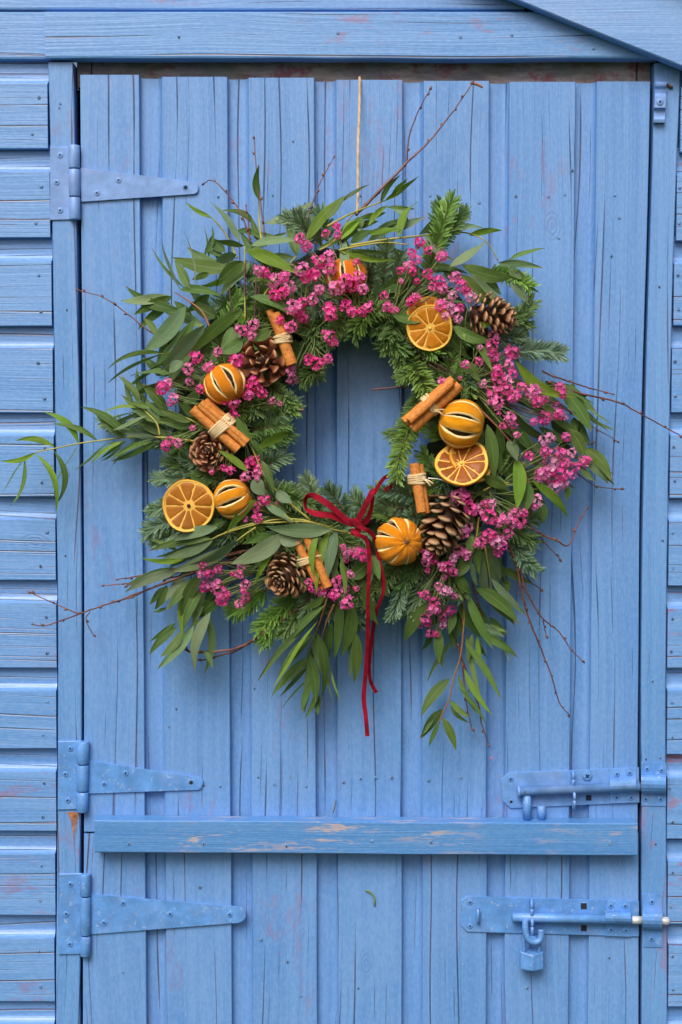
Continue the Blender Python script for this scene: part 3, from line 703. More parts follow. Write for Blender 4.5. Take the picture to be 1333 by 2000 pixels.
# turn catch at the top of the post
tc = empty('turn_catch', U(1291, 240, 0), None, 'small pale blue turn catch screwed high on the door post', 'catch')
mb = MB(); prof = [(160, .008), (163, .0115), (168, .0105), (174, .007), (182, .006), (187, .009), (189, .0125), (210, .0125), (212, .008), (217, .006), (226, .0065), (233, .0105), (239, .0095), (240, .004)]
vv = []; n = len(prof)
for x in (1281, 1302.5):
    for y, dd in prof: vv.append(U(x - (y - 160) * .045, y, dd))
    for y, dd in prof: q = U(x - (y - 160) * .045, y, dd); vv.append((q.x, -0.0025, q.z))
m2 = 2 * n; ff = []
for k in range(n - 1): ff += [(k, k + 1, m2 + k + 1, m2 + k), (k, n + k, n + k + 1, k + 1), (m2 + k, m2 + k + 1, m2 + n + k + 1, m2 + n + k)]
ff += [(0, m2, m2 + n, n), (n - 1, 2 * n - 1, m2 + 2 * n - 1, m2 + n - 1)]
mb.add(vv, ff); mb.build('catch_bar', M_MET2, tc); screw(tc, 1289.5, 199, .0127, 7, SCREW2)
mb = MB(); mb.tube([U(1303, 164, .004), U(1309, 169, .005), U(1314, 171, .004)], .0016, 7); mb.build('bent_nail', M_RUST, tc, True)


# ------------------------------------------------------------------ the wreath
WC = (668, 830)
def dring(x, y):
    r = math.hypot(x - WC[0], y - WC[1]); s = (r - 255) / 165.0
    return 0.028 + 0.050 * math.sqrt(max(0, 1 - s * s))
wreath = empty('wreath', U(668, 1215, 0.03), None, 'large winter wreath of fir, eucalyptus, pink flowers, dried oranges and cones on the blue door', 'wreath')
REG = {'3': (200, 380, 2.666), '4': (640, 380, 2.666), '5': (200, 700, 2.666), '6': (700, 700, 2.4685), '7': (250, 1000, 2.666), '8': (660, 980, 2.666), 'b': (0, 700, 3.637), '2': (663, 0, 1.99), 'p': (0, 0, 1.0)}
def Q(reg, x, y): ox, oy, s = REG[reg]; return ox + x / s, oy + y / s

# moss ring underneath
mb = MB(); vv = []; NA, NB = 72, 14
for i in range(NA):
    a = 2 * math.pi * i / NA
    for j in range(NB):
        b = 2 * math.pi * j / NB
        nz = 1 + 0.22 * mnoise.noise(Vector((math.cos(a) * 6, math.sin(a) * 6, b * 1.3)))
        r = 252 + 76 * nz * math.cos(b); q = U(WC[0] + r * math.cos(a), WC[1] + r * 1.04 * math.sin(a), 0.036 + 0.024 * nz * math.sin(b)); vv.append(q)
mb.add(vv, [(i * NB + j, i * NB + (j + 1) % NB, ((i + 1) % NA) * NB + (j + 1) % NB, ((i + 1) % NA) * NB + j) for i in range(NA) for j in range(NB)])
mb.build('moss_ring', M_MOSS, wreath, True)

# --- fir sprigs
def fir(p0, p1, d0, d1, nl=22, tint=(0.07, 0.14, 0.075), dens=1.0, flat=0.75):
    A, B = U(p0[0], p0[1], d0), U(p1[0], p1[1], d1); ax = B - A; L = ax.length
    t_ = ax.normalized(); fr = Vector((0, -1, 0)); fr = (fr - t_ * fr.dot(t_)).normalized(); sd_ = t_.cross(fr)
    bend = sd_ * ru(-.09, .09) * L + fr * ru(.02, .10) * L
    def c(t): return A + ax * t + bend * (4 * t * (1 - t))
    mb = MB(); pts = [c(i / 6) for i in range(7)]
    mb.tube(pts, [.0022, .0021, .0019, .0017, .0015, .0012, .0008], 5, 1)
    n = int(L / 0.0011 * dens * 3.1) + 16
    for i in range(n):
        t = (i + rnd()) / n; t = 0.02 + 0.98 * t
        p = c(t); tan = (c(min(1, t + .02)) - c(t - .02)).normalized()
        ang = (math.pi * (0 if i % 2 else 1)) + random.gauss(0, flat)
        ang = ang if rnd() > .38 else ru(0, math.pi)
        out = sd_ * math.cos(ang) + fr * math.sin(ang) * (1 if math.sin(ang) > 0 else .5)
        if out.length < .05: continue
        out.normalize()
        fw = lerp(0.42, 1.1, t ** 3) * ru(.6, 1.4)
        dr = (out + tan * fw).normalized()
        ln = nl * PX * ru(.78, 1.12) * (1 if t < .9 else .85); w = ru(.00085, .00120)
        cv = (tan * .25 + fr * .12) * ln
        nrm = dr.cross(tan); nrm = nrm.normalized() if nrm.length > 1e-3 else fr
        sw = dr.cross(fr); sw = sw.normalized() if sw.length > .05 else nrm
        sw = (sw + nrm * ru(-.5, .5)).normalized()
        m_ = p + dr * ln * .55 + cv * .18; e = p + dr * ln + cv * .42
        vv = [p - sw * w * .45, p + sw * w * .45, m_ - sw * w, m_ + sw * w, e - sw * w * .55, e + sw * w * .55]
        mb.add(vv, [(0, 1, 3, 2), (2, 3, 5, 4)])
    k = ru(.8, 1.25)
    o = mb.build('fir_sprig', [M_FIR, M_FSTEM], wreath); o.color = (tint[0] * k * ru(.9, 1.1), tint[1] * k, tint[2] * k * ru(.9, 1.1), 1); return o
GRN, BLU, PALE, BRT = (0.165, 0.280, 0.088), (0.190, 0.305, 0.190), (0.28, 0.40, 0.28), (0.225, 0.380, 0.078)
FIRS = [ # base, tip, tint, depth at the tip
 (840, 540, 884, 392, BRT, .055), (830, 500, 905, 415, GRN, .05), (850, 480, 860, 400, GRN, .05), (985, 690, 1098, 692, PALE, .04), (975, 640, 1040, 590, GRN, .045), (955, 530, 1035, 560, BRT, .045), (960, 600, 1030, 640, GRN, .04), (975, 660, 1020, 660, BLU, .04),
 (400, 1000, 290, 1040, PALE, .05), (410, 940, 305, 935, BLU, .05), (390, 960, 295, 1000, BLU, .055), (420, 930, 330, 900, BLU, .055), (380, 1020, 300, 1055, PALE, .045), (450, 930, 360, 895, BLU, .07),
 (260, 840, 207, 822, BLU, .018), (330, 860, 270, 850, BLU, .02), (340, 850, 270, 820, BLU, .02), (600, 1150, 515, 1255, BRT, .045), (560, 1170, 505, 1230, BRT, .05), (640, 1150, 555, 1240, GRN, .05), (520, 1150, 455, 1195, BRT, .05),
 (630, 1020, 598, 935, PALE, .06), (680, 1015, 640, 955, BLU, .06), (720, 1010, 690, 970, BLU, .06), (760, 1010, 735, 955, BLU, .055), (830, 980, 745, 960, BLU, .075), (810, 1000, 750, 985, BLU, .07), (850, 1010, 800, 1010, BLU, .08), 
 (822, 810, 775, 935, BRT, .085), (845, 780, 765, 850, GRN, .06), (830, 760, 790, 830, GRN, .06), (795, 690, 838, 775, BRT, .085), (760, 650, 800, 740, GRN, .07), (720, 630, 790, 690, GRN, .075), (840, 690, 780, 740, GRN, .07), (850, 720, 860, 790, BRT, .08), (860, 760, 930, 745, BLU, .085), (890, 700, 920, 770, GRN, .085),
 (660, 620, 592, 640, GRN, .08), (640, 600, 600, 690, GRN, .07), (690, 600, 640, 670, GRN, .075), (720, 610, 690, 660, GRN, .07), (640, 690, 590, 745, GRN, .07), (600, 700, 620, 740, GRN, .07), (740, 590, 700, 640, BRT, .08), (700, 600, 780, 620, GRN, .08), (770, 620, 850, 690, BRT, .08), (780, 600, 760, 660, GRN, .08),
 (510, 740, 570, 795, GRN, .07), (505, 790, 580, 800, BRT, .07), (510, 830, 570, 780, BLU, .07), (500, 870, 565, 845, GRN, .065), (500, 920, 555, 890, BLU, .065), (510, 950, 580, 960, BLU, .065), (490, 840, 560, 830, GRN, .075), (540, 960, 610, 985, GRN, .07), (540, 760, 560, 720, GRN, .06),
 (630, 480, 556, 425, BLU, .05), (610, 470, 580, 420, PALE, .045), (640, 470, 625, 415, BLU, .04), (740, 590, 755, 475, BLU, .075), (760, 580, 780, 500, BLU, .07), (720, 560, 735, 500, BLU, .07), (560, 560, 480, 530, BLU, .05), (500, 600, 420, 600, BLU, .05),
 (1000, 1050, 1047, 1114, BLU, .045), (970, 1010, 1050, 1012, BLU, .04), (960, 1020, 1040, 1060, GRN, .04), (790, 1090, 765, 1205, BLU, .07), (830, 1100, 800, 1200, BLU, .06), (760, 1100, 720, 1190, GRN, .06), (800, 1080, 745, 1150, GRN, .08), (850, 1100, 850, 1180, BLU, .06), (700, 1120, 640, 1200, BLU, .055), (660, 1140, 700, 1220, BLU, .05), (620, 1120, 600, 1200, BLU, .065), (880, 1080, 900, 1160, GRN, .055),
 (480, 690, 400, 700, GRN, .05), (450, 720, 360, 700, GRN, .05), (400, 760, 320, 720, GRN, .05)]
for x0, y0, x1, y1, tn, d1 in FIRS:
    fir((x0, y0), (x1, y1), dring(x0, y0) * .85, d1 + ru(0, .012), ru(20, 26), tn)
for i in range(96):
    a = 2 * math.pi * (i + rnd()) / 96; r0 = ru(190, 300); r1 = r0 + random.choice((-1, 1, 1)) * ru(20, 75)
    if r1 < 165: r1 = 170
    a2 = a + random.choice((-1, 1)) * ru(.12, .34)
    p0 = (WC[0] + r0 * math.cos(a), WC[1] + r0 * math.sin(a)); p1 = (WC[0] + r1 * math.cos(a2), WC[1] + r1 * math.sin(a2))
    fir(p0, p1, dring(*p0) * ru(.75, 1.0), dring(*p1) * ru(.9, 1.08), ru(18, 25), random.choice((GRN, GRN, BLU, BLU, BRT)), .8, 1.1)

# --- eucalyptus leaves
UNDER = MB()
def leaf_obj(parent, b, t, w, d0, d1, col, bend=None, roll=None, into=None):
    B, T = U(b[0], b[1], d0), U(t[0] + (t[0] - b[0]) * .05, t[1] + (t[1] - b[1]) * .05, d1); ax = T - B; L = ax.length; a = ax / L
    n0 = Vector((0, -1, 0)); n0 = (n0 - a * n0.dot(a)).normalized()
    roll = random.gauss(0, .38) if roll is None else roll
    nn = (Matrix.Rotation(roll, 3, a) @ n0); s = a.cross(nn)
    bend = random.gauss(0, .035) if bend is None else bend; arch = random.gauss(.02, .03)
    sp = a.cross(n0)
    W = w * PX * .80; mb = MB(); N = 12; vv = []; uv = []; fold = ru(.05, .26); tw = ru(-.5, .5)
    for i in range(N + 1):
        t_ = i / N; c = B + ax * t_ + sp * (bend * L * 4 * t_ * (1 - t_)) + nn * (arch * L * 4 * t_ * (1 - t_))
        f = math.sin(math.pi * min(1, max(0, (t_ - .03) / .97)) ** .72); f = max(.02, f) ** .85 if i < N else .01
        s2 = s * math.cos(tw * (t_ - .3)) + nn * math.sin(tw * (t_ - .3)); n2 = nn * math.cos(tw * (t_ - .3)) - s * math.sin(tw * (t_ - .3))
        for u in (-1, -.5, 0, .5, 1):
            wav = .0006 * math.sin(t_ * 9 + u * 3 + bend * 90) * abs(u)
            vv.append(c + s2 * (u * f * W / 2) + n2 * (abs(u) * f * W / 2 * fold + wav)); uv.append((u / 2 + .5, t_))
    ff = [(i * 5 + k, i * 5 + k + 1, (i + 1) * 5 + k + 1, (i + 1) * 5 + k) for i in range(N) for k in range(4)]
    if into is not None: into.add(vv, ff, 0, uv); return
    mb.add(vv, ff, 0, uv)
    me = mb.mesh('leaf', M_LEAF, True)
    # the upper side of the leaf looks away from the door
    if sum((p_.normal.dot(nn) for p_ in me.polygons)) < 0: me.flip_normals()
    o = bpy.data.objects.new('leaf', me); link(o, parent)
    k = ru(.78, 1.2); o.color = (col[0] * k * ru(.9, 1.12), col[1] * k, col[2] * k * ru(.88, 1.1), 1); return o
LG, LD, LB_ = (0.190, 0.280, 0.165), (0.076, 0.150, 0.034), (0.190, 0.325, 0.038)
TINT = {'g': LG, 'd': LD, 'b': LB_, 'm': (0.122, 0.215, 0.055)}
# per sprig: stems (region, points, material) and leaves (region, bx, by, tx, ty, width, tint[, bend])
SPRIGS = {
 'A': dict(z=.010, stems=[('3', [(560, 690), (520, 610), (445, 550), (375, 508)], 'r'), ('3', [(745, 650), (742, 480), (742, 268)], 'y'), ('3', [(830, 545), (900, 440), (985, 350), (1010, 320)], 'y'), ('3', [(830, 250), (818, 130), (815, 20)], 'y'), ('3', [(700, 330), (650, 215), (590, 140), (570, 118)], 'y'), ('3', [(1130, 290), (1210, 240), (1290, 120), (1330, 85)], 'y')],
  leaves=[('3', 740, 265, 588, 240, 50, 'm'), ('3', 775, 265, 1010, 240, 58, 'g', .05), ('3', 845, 152, 1098, 33, 62, 'g', -.06), ('3', 1062, 242, 1255, 18, 62, 'b', .05), ('3', 755, 292, 998, 405, 78, 'b', .05), ('3', 668, 388, 380, 330, 88, 'm', .05), ('3', 738, 348, 598, 475, 92, 'm'), ('3', 718, 248, 576, 52, 52, 'g', -.06), ('3', 800, 165, 625, 90, 45, 'd', -.16), ('3', 815, 245, 780, 125, 42, 'd'), ('3', 405, 495, 612, 525, 52, 'm', .05), ('3', 345, 525, 108, 552, 62, 'g', .06), ('3', 365, 530, 175, 620, 66, 'm'), ('3', 420, 605, 135, 480, 62, 'd', .08), ('3', 435, 582, 213, 822, 104, 'g', .05), ('3', 535, 680, 315, 906, 98, 'g', -.04), ('3', 725, 604, 458, 832, 84, 'm', -.05), ('3', 722, 470, 575, 672, 105, 'd'), ('3', 482, 648, 328, 852, 46, 'm'), ('3', 330, 828, 38, 909, 30, 'm', -.12), ('3', 768, 530, 1012, 662, 74, 'm', .08), ('3', 995, 600, 870, 550, 62, 'd'), ('3', 732, 750, 613, 822, 78, 'm', .1), ('3', 408, 492, 312, 240, 30, 'g', .06), ('3', 455, 492, 380, 348, 60, 'm'), ('3', 482, 490, 430, 210, 16, 'g'), ('3', 528, 322, 568, 163, 20, 'm', -.15), ('3', 572, 120, 440, 44, 27, 'b', .05), ('3', 302, 935, 212, 850, 52, 'd'), ('3', 350, 935, 158, 945, 62, 'm'), ('3', 418, 868, 353, 928, 64, 'g'), ('3', 622, 432, 518, 466, 36, 'b', .1), ('3', 560, 412, 472, 442, 42, 'm'), ('3', 700, 312, 590, 365, 70, 'g'), ('3', 1330, 150, 1118, 278, 72, 'd', .06), ('3', 1333, 130, 1248, 232, 74, 'b'), ('3', 1268, 238, 1328, 436, 58, 'g', -.14), ('3', 285, 735, 218, 648, 42, 'm'), ('3', 350, 800, 375, 680, 66, 'd'), ('3', 640, 300, 560, 230, 60, 'd'), ('3', 600, 640, 460, 560, 80, 'd'), ('3', 640, 720, 500, 830, 78, 'd'), ('3', 860, 740, 790, 640, 70, 'd'), ('3', 880, 705, 790, 760, 60, 'm'), ('3', 680, 690, 620, 800, 70, 'm'), ('3', 700, 560, 640, 430, 66, 'd'), ('3', 870, 330, 1000, 330, 50, 'd'), ('3', 880, 760, 955, 880, 46, 'm'), ('3', 900, 250, 830, 200, 44, 'd'), ('3', 540, 280, 640, 330, 50, 'd'), ('p', 508, 392, 507, 325, 17, 'm', .1), ('3', 700, 195, 830, 240, 40, 'd', .1), ('3', 560, 520, 440, 610, 64, 'd'), ('3', 470, 640, 380, 560, 60, 'd'), ('3', 760, 660, 870, 590, 74, 'd')]),
 'B': dict(z=.016, stems=[('4', [(120, 265), (300, 235), (480, 215), (640, 195), (760, 208), (840, 260), (888, 345)], 'y'), ('4', [(0, 165), (110, 105), (220, 60), (330, 20)], 'y'), ('4', [(60, 290), (150, 270), (300, 250), (420, 262)], 'y')],
  leaves=[('4', 0, 128, 88, 8, 52, 'm'), ('4', 212, 162, 312, 62, 36, 'b', .08), ('4', 72, 232, 168, 132, 66, 'b'), ('4', 378, 222, 466, 48, 68, 'b', .08), ('4', 478, 206, 642, 28, 72, 'g', -.06), ('4', 200, 205, 378, 186, 36, 'b'), ('4', 310, 68, 452, 76, 26, 'm'), ('4', 342, 74, 422, 142, 36, 'g'), ('4', 638, 200, 802, 172, 36, 'g', .08), ('4', 738, 212, 902, 188, 42, 'b', .06), ('4', 508, 215, 654, 336, 42, 'g', -.1), ('4', 636, 378, 812, 252, 78, 'g', -.06), ('4', 702, 366, 965, 425, 84, 'm', -.08), ('4', 888, 355, 1112, 382, 46, 'g', .03), ('4', 942, 342, 1124, 284, 30, 'm'), ('4', 938, 390, 1042, 440, 56, 'g'), ('4', 982, 385, 1097, 503, 46, 'm', -.1), ('4', 948, 448, 1062, 584, 52, 'g'), ('4', 748, 410, 948, 574, 76, 'g', -.1), ('4', 698, 415, 862, 568, 96, 'm', -.06), ('4', 555, 380, 722, 412, 62, 'd'), ('4', 450, 420, 275, 502, 96, 'd'), ('4', 156, 178, 204, 216, 32, 'g'), ('4', 338, 620, 484, 662, 58, 'm'), ('4', 428, 600, 602, 612, 42, 'd'), ('4', 650, 685, 854, 762, 68, 'm', -.08), ('4', 788, 690, 862, 650, 66, 'b'), ('4', 645, 740, 742, 852, 42, 'd'), ('4', 758, 750, 854, 918, 48, 'm'), ('4', 735, 870, 797, 978, 54, 'm'), ('4', 888, 745, 1068, 862, 28, 'g', -.06), ('4', 978, 862, 1275, 1048, 66, 'b', -.12), ('4', 62, 290, 344, 340, 38, 'b', -.06), ('4', 120, 290, 322, 302, 30, 'm'), ('4', 498, 188, 692, 175, 44, 'd'), ('4', 498, 555, 722, 560, 46, 'd'), ('4', 702, 690, 714, 757, 18, 'b'), ('4', 300, 180, 430, 165, 46, 'd'), ('4', 170, 120, 300, 95, 40, 'm'), ('4', 100, 180, 260, 140, 50, 'd'), ('4', 250, 260, 400, 300, 40, 'd'), ('4', 600, 400, 730, 470, 66, 'd'), ('4', 820, 440, 900, 520, 56, 'd'), ('4', 330, 190, 500, 120, 52, 'g'), ('4', 120, 250, 230, 190, 56, 'm'), ('2', 160, 790, 236, 684, 26, 'm', .1), ('2', 178, 778, 302, 688, 28, 'b'), ('2', 200, 772, 262, 698, 28, 'b'), ('2', 10, 785, 112, 720, 18, 'g')]),
 'C': dict(z=.008, stems=[('b', [(1600, 620), (1250, 570), (1091, 560), (900, 560), (740, 580), (560, 605), (390, 640), (270, 665), (170, 715)], 'y')],
  leaves=[('b', 562, 606, 320, 392, 52, 'b', -.16), ('b', 695, 584, 385, 470, 40, 'm', -.08), ('b', 895, 557, 588, 356, 58, 'm', -.1), ('b', 388, 628, 123, 588, 42, 'b', -.12), ('b', 258, 668, 16, 724, 36, 'b', .10), ('b', 172, 708, 76, 1038, 30, 'm', .12), ('b', 258, 678, 388, 1084, 46, 'b', .12), ('b', 384, 656, 398, 1020, 44, 'm', .18), ('b', 552, 628, 378, 905, 14, 'm'), ('b', 757, 598, 543, 783, 18, 'm', .05), ('b', 884, 586, 655, 747, 30, 'b', -.06), ('b', 1084, 588, 798, 717, 34, 'm', -.06), ('b', 1004, 560, 828, 505, 32, 'd', -.1), ('b', 170, 715, 20, 960, 9, 'b'), ('b', 1000, 570, 810, 750, 30, 'd'), ('b', 900, 590, 760, 600, 22, 'g')]),
 'D': dict(z=.010, stems=[('5', [(300, 400), (285, 340), (240, 290), (200, 248)], 'y'), ('5', [(600, 400), (480, 330), (400, 295), (345, 268)], 'y')],
  leaves=[('5', 198, 250, 88, 98, 48, 'm', -.08), ('5', 218, 240, 180, 58, 42, 'd'), ('5', 302, 340, 110, 195, 52, 'm'), ('5', 342, 270, 213, 138, 72, 'd', -.05), ('5', 178, 258, -8, 300, 26, 'b', -.1), ('5', 228, 298, 58, 372, 32, 'g', .05), ('5', 342, 302, 233, 225, 52, 'd'), ('5', 112, 410, -4, 343, 48, 'm', -.06), ('5', 292, 415, 68, 372, 36, 'g'), ('5', 107, 445, -6, 522, 22, 'm'), ('5', 287, 430, 50, 532, 36, 'm'), ('5', 440, 350, 225, 310, 50, 'd'), ('5', 460, 330, 300, 260, 46, 'm'), ('5', 330, 400, 180, 330, 56, 'd'), ('5', 420, 470, 310, 420, 52, 'm'), ('5', 340, 482, 462, 546, 50, 'd'), ('5', 480, 400, 350, 400, 56, 'd'), ('5', 510, 180, 420, 240, 60, 'd'), ('5', 500, 300, 400, 220, 60, 'm'), ('5', 300, 440, 200, 480, 40, 'd'), ('5', 250, 260, 150, 230, 38, 'm'), ('5', 480, 510, 330, 560, 50, 'd'), ('5', 420, 560, 300, 530, 46, 'd')]),
 'E': dict(z=.022, stems=[('5', [(1085, 842), (950, 730), (850, 620), (790, 490), (765, 440)], 'y'), ('5', [(1275, 905), (1180, 885), (1050, 842), (900, 840), (760, 875), (640, 910), (560, 950), (520, 1000)], 'y'), ('5', [(1200, 880), (1060, 850), (900, 855), (760, 865), (640, 905)], 'y'), ('5', [(1000, 850), (900, 780), (850, 730)], 'y'), ('5', [(800, 880), (740, 920), (690, 960)], 'y')],
  leaves=[('5', 780, 442, 703, 303, 58, 'm', .06), ('5', 802, 472, 1008, 373, 64, 'b', .07), ('5', 758, 588, 606, 483, 44, 'b', -.05), ('5', 828, 530, 890, 700, 46, 'm', .06), ('5', 785, 630, 845, 712, 90, 'g'), ('5', 905, 690, 988, 752, 64, 'g'), ('5', 803, 735, 656, 902, 60, 'b', -.07), ('5', 848, 760, 988, 852, 62, 'g'), ('5', 1192, 892, 868, 878, 88, 'g', .02), ('5', 952, 908, 678, 1062, 104, 'g', .06), ('5', 942, 915, 852, 1070, 50, 'd', -.07), ('5', 702, 950, 468, 1070, 72, 'g'), ('5', 572, 938, 258, 1000, 54, 'm', -.04), ('5', 577, 950, 325, 1042, 66, 'g', .03), ('5', 432, 1045, 213, 1040, 34, 'b', .06), ('5', 602, 880, 378, 948, 66, 'g'), ('5', 920, 945, 1034, 960, 86, 'g'), ('5', 905, 920, 738, 966, 52, 'm'), ('5', 645, 850, 468, 902, 74, 'd'), ('5', 1240, 815, 1120, 790, 38, 'd'), ('5', 1030, 740, 930, 690, 52, 'd'), ('5', 1030, 830, 900, 800, 46, 'd'), ('5', 790, 420, 830, 560, 52, 'd'), ('5', 560, 680, 450, 600, 44, 'd'),
   ('7', 798, 138, 668, 368, 48, 'b', -.06), ('7', 562, 165, 238, 302, 78, 'g'), ('7', 262, 310, -2, 412, 62, 'g', -.05), ('7', 240, 290, -2, 380, 40, 'd'), ('7', 382, 318, 280, 543, 72, 'm', -.05), ('7', 302, 330, 198, 462, 62, 'g'), ('7', 332, 348, 208, 502, 62, 'm'), ('7', 270, 448, 276, 643, 58, 'b', .06), ('7', 387, 398, 293, 603, 60, 'm', -.06), ('7', 472, 440, 365, 547, 80, 'd'), ('7', 345, 498, 372, 622, 36, 'm'), ('7', 252, 578, 118, 672, 32, 'd'), ('7', 257, 600, 118, 738, 52, 'd', -.05), ('7', 292, 610, 174, 748, 60, 'm'), ('7', 347, 588, 163, 808, 64, 'g'), ('7', 432, 520, 353, 818, 76, 'g', -.06), ('7', 335, 610, 377, 692, 42, 'd'), ('7', 395, 718, 442, 812, 32, 'm'), ('7', 202, 380, 143, 503, 62, 'm'), ('7', 202, 498, 133, 520, 22, 'd'), ('7', 470, 380, 400, 480, 60, 'd'), ('7', 560, 330, 450, 420, 50, 'd'), ('7', 640, 260, 540, 330, 44, 'd'), ('7', 400, 250, 260, 350, 60, 'd')]),
 'F': dict(z=.020, stems=[('7', [(1040, 440), (1010, 540), (975, 640), (935, 730)], 'r'), ('7', [(1075, 480), (1040, 560), (1012, 650), (1000, 700)], 'r'), ('7', [(1190, 120), (1110, 100), (1060, 88), (1000, 92)], 'y')],
  leaves=[('7', 1047, 95, 985, 410, 56, 'b', -.05), ('7', 992, 98, 972, 335, 42, 'b', -.08), ('7', 1087, 100, 1047, 335, 80, 'g', -.06), ('7', 1110, 228, 1132, 425, 52, 'm', .05), ('7', 1228, 358, 1302, 580, 62, 'm', -.06), ('7', 1280, 228, 1312, 350, 52, 'm'), ('7', 1100, 440, 1075, 755, 58, 'm', .03), ('7', 1167, 478, 1113, 738, 78, 'm', .06), ('7', 1187, 628, 1180, 878, 68, 'm', .03), ('7', 1062, 578, 1044, 765, 56, 'd'), ('7', 982, 628, 1004, 965, 78, 'm', .08), ('7', 935, 728, 974, 990, 66, 'm', .06), ('7', 988, 950, 990, 1056, 42, 'd'), ('7', 957, 888, 908, 1034, 42, 'm', -.05), ('7', 947, 868, 812, 1014, 12, 'd'), ('7', 942, 798, 797, 955, 30, 'd'), ('7', 932, 758, 756, 955, 44, 'm', -.04), ('7', 962, 638, 792, 848, 56, 'm', -.04), ('7', 987, 568, 766, 905, 60, 'b', .05), ('7', 1022, 488, 826, 694, 52, 'm'), ('7', 1050, 808, 1107, 990, 16, 'm'), ('7', 1032, 430, 908, 507, 46, 'm', .06), ('7', 1250, 260, 1130, 345, 90, 'd'), ('7', 1240, 330, 1160, 440, 70, 'd'), ('7', 1140, 440, 1160, 560, 60, 'd'), ('7', 1010, 660, 930, 800, 50, 'd')]),
 'G': dict(z=.014, stems=[('8', [(635, 450), (660, 560), (655, 660), (640, 800), (605, 915), (580, 1030), (545, 1100), (530, 1150)], 'r'), ('8', [(665, 480), (655, 560), (650, 640)], 'r'), ('8', [(768, 235), (790, 380), (802, 492)], 'y'), ('8', [(735, 80), (720, 200), (690, 330)], 'y')],
  leaves=[('8', 582, 920, 438, 1112, 72, 'd', -.06), ('8', 547, 1080, 438, 1228, 66, 'd', -.06), ('8', 532, 1150, 478, 1268, 30, 'm'), ('8', 545, 1123, 613, 1288, 52, 'm', .05), ('8', 583, 1033, 688, 1122, 38, 'm', -.06), ('8', 625, 963, 768, 1153, 26, 'm', .05), ('8', 658, 868, 803, 1103, 40, 'b', -.06), ('8', 663, 733, 843, 1020, 44, 'm', .04), ('8', 602, 718, 470, 930, 26, 'd', -.05), ('8', 728, 698, 758, 862, 30, 'b', -.06), ('8', 702, 688, 678, 833, 38, 'm'), ('8', 718, 718, 773, 807, 30, 'd'), ('8', 465, 528, 354, 718, 84, 'm', -.05), ('8', 472, 648, 438, 768, 62, 'd'), ('8', 522, 658, 528, 832, 62, 'm'), ('8', 628, 518, 745, 702, 64, 'd', -.06), ('8', 678, 478, 805, 755, 60, 'm'), ('8', 735, 678, 930, 807, 54, 'm', .06), ('8', 758, 638, 865, 702, 42, 'g'), ('8', 718, 448, 934, 628, 80, 'm', .07), ('8', 798, 398, 976, 584, 50, 'g'), ('8', 803, 488, 917, 583, 42, 'd'), ('8', 838, 338, 1004, 422, 52, 'd'), ('8', 768, 218, 853, 445, 58, 'g', -.06), ('8', 763, 308, 792, 510, 58, 'g'), ('8', 723, 238, 736, 373, 42, 'm'), ('8', 697, 178, 688, 275, 54, 'm'), ('8', 692, 308, 612, 392, 46, 'm', .06), ('8', 698, 318, 723, 435, 42, 'g'), ('8', 623, 368, 694, 474, 62, 'm'), ('8', 602, 568, 578, 685, 52, 'm'), ('8', 642, 558, 618, 705, 62, 'd'), ('8', 828, 698, 905, 836, 14, 'g'), ('8', 500, 420, 430, 560, 70, 'd'), ('8', 860, 400, 890, 465, 50, 'd'), ('8', 560, 560, 480, 640, 60, 'd'), ('8', 790, 600, 880, 690, 50, 'd'), ('8', 700, 520, 790, 640, 60, 'd'), ('8', 570, 640, 600, 760, 50, 'd')]),
 'H': dict(z=.012, stems=[('6', [(560, 220), (690, 350), (770, 460), (815, 580), (820, 620)], 'r'), ('6', [(600, 640), (660, 610), (730, 600)], 'y')],
  leaves=[('6', 560, 262, 618, 282, 46, 'd'), ('6', 622, 318, 652, 575, 68, 'm', .04), ('6', 668, 338, 692, 485, 64, 'd'), ('6', 720, 398, 765, 490, 62, 'g'), ('6', 762, 478, 762, 720, 78, 'b', .05), ('6', 822, 598, 800, 745, 68, 'm'), ('6', 598, 568, 728, 638, 62, 'm', .06), ('6', 838, 588, 1004, 760, 50, 'b', .06), ('6', 878, 688, 895, 790, 62, 'm'), ('6', 1005, 608, 1003, 682, 46, 'm'), ('6', 1088, 430, 1215, 584, 68, 'm', .1), ('6', 1058, 478, 1203, 604, 42, 'g', .06), ('6', 985, 150, 1117, 345, 96, 'm', .05), ('6', 1018, 338, 1092, 485, 74, 'm', .06), ('6', 1040, 285, 1056, 350, 44, 'd'), ('6', 1058, 298, 1117, 413, 52, 'd'), ('6', 1083, 218, 1218, 313, 16, 'm', -.05), ('6', 1093, 268, 1233, 342, 22, 'd', -.05), ('6', 1048, 178, 1134, 217, 14, 'm'), ('6', 868, 330, 1024, 402, 54, 'd'), ('6', 560, 908, 466, 1043, 52, 'm'), ('6', 573, 918, 580, 1014, 42, 'g'), ('6', 608, 878, 684, 1066, 62, 'g', .05), ('6', 545, 838, 546, 944, 42, 'm'), ('6', 700, 488, 752, 605, 56, 'd'), ('6', 613, 28, 643, 94, 42, 'd'), ('6', 780, 620, 700, 695, 60, 'd'), ('6', 830, 520, 880, 640, 60, 'd'), ('6', 640, 420, 690, 560, 56, 'd'), ('6', 930, 300, 1040, 370, 70, 'd'), ('6', 760, 340, 830, 440, 62, 'd'), ('6', 660, 620, 760, 680, 56, 'd'), ('6', 960, 400, 1060, 480, 64, 'd'), ('6', 690, 690, 790, 760, 56, 'd'), ('6', 1070, 520, 1140, 590, 36, 'm'), ('6', 840, 690, 790, 800, 50, 'd'), ('6', 900, 110, 1010, 200, 60, 'd'), ('6', 1040, 120, 1010, 200, 40, 'd'), ('6', 610, 690, 700, 760, 50, 'd'), ('6', 540, 620, 590, 700, 50, 'd')]),
}
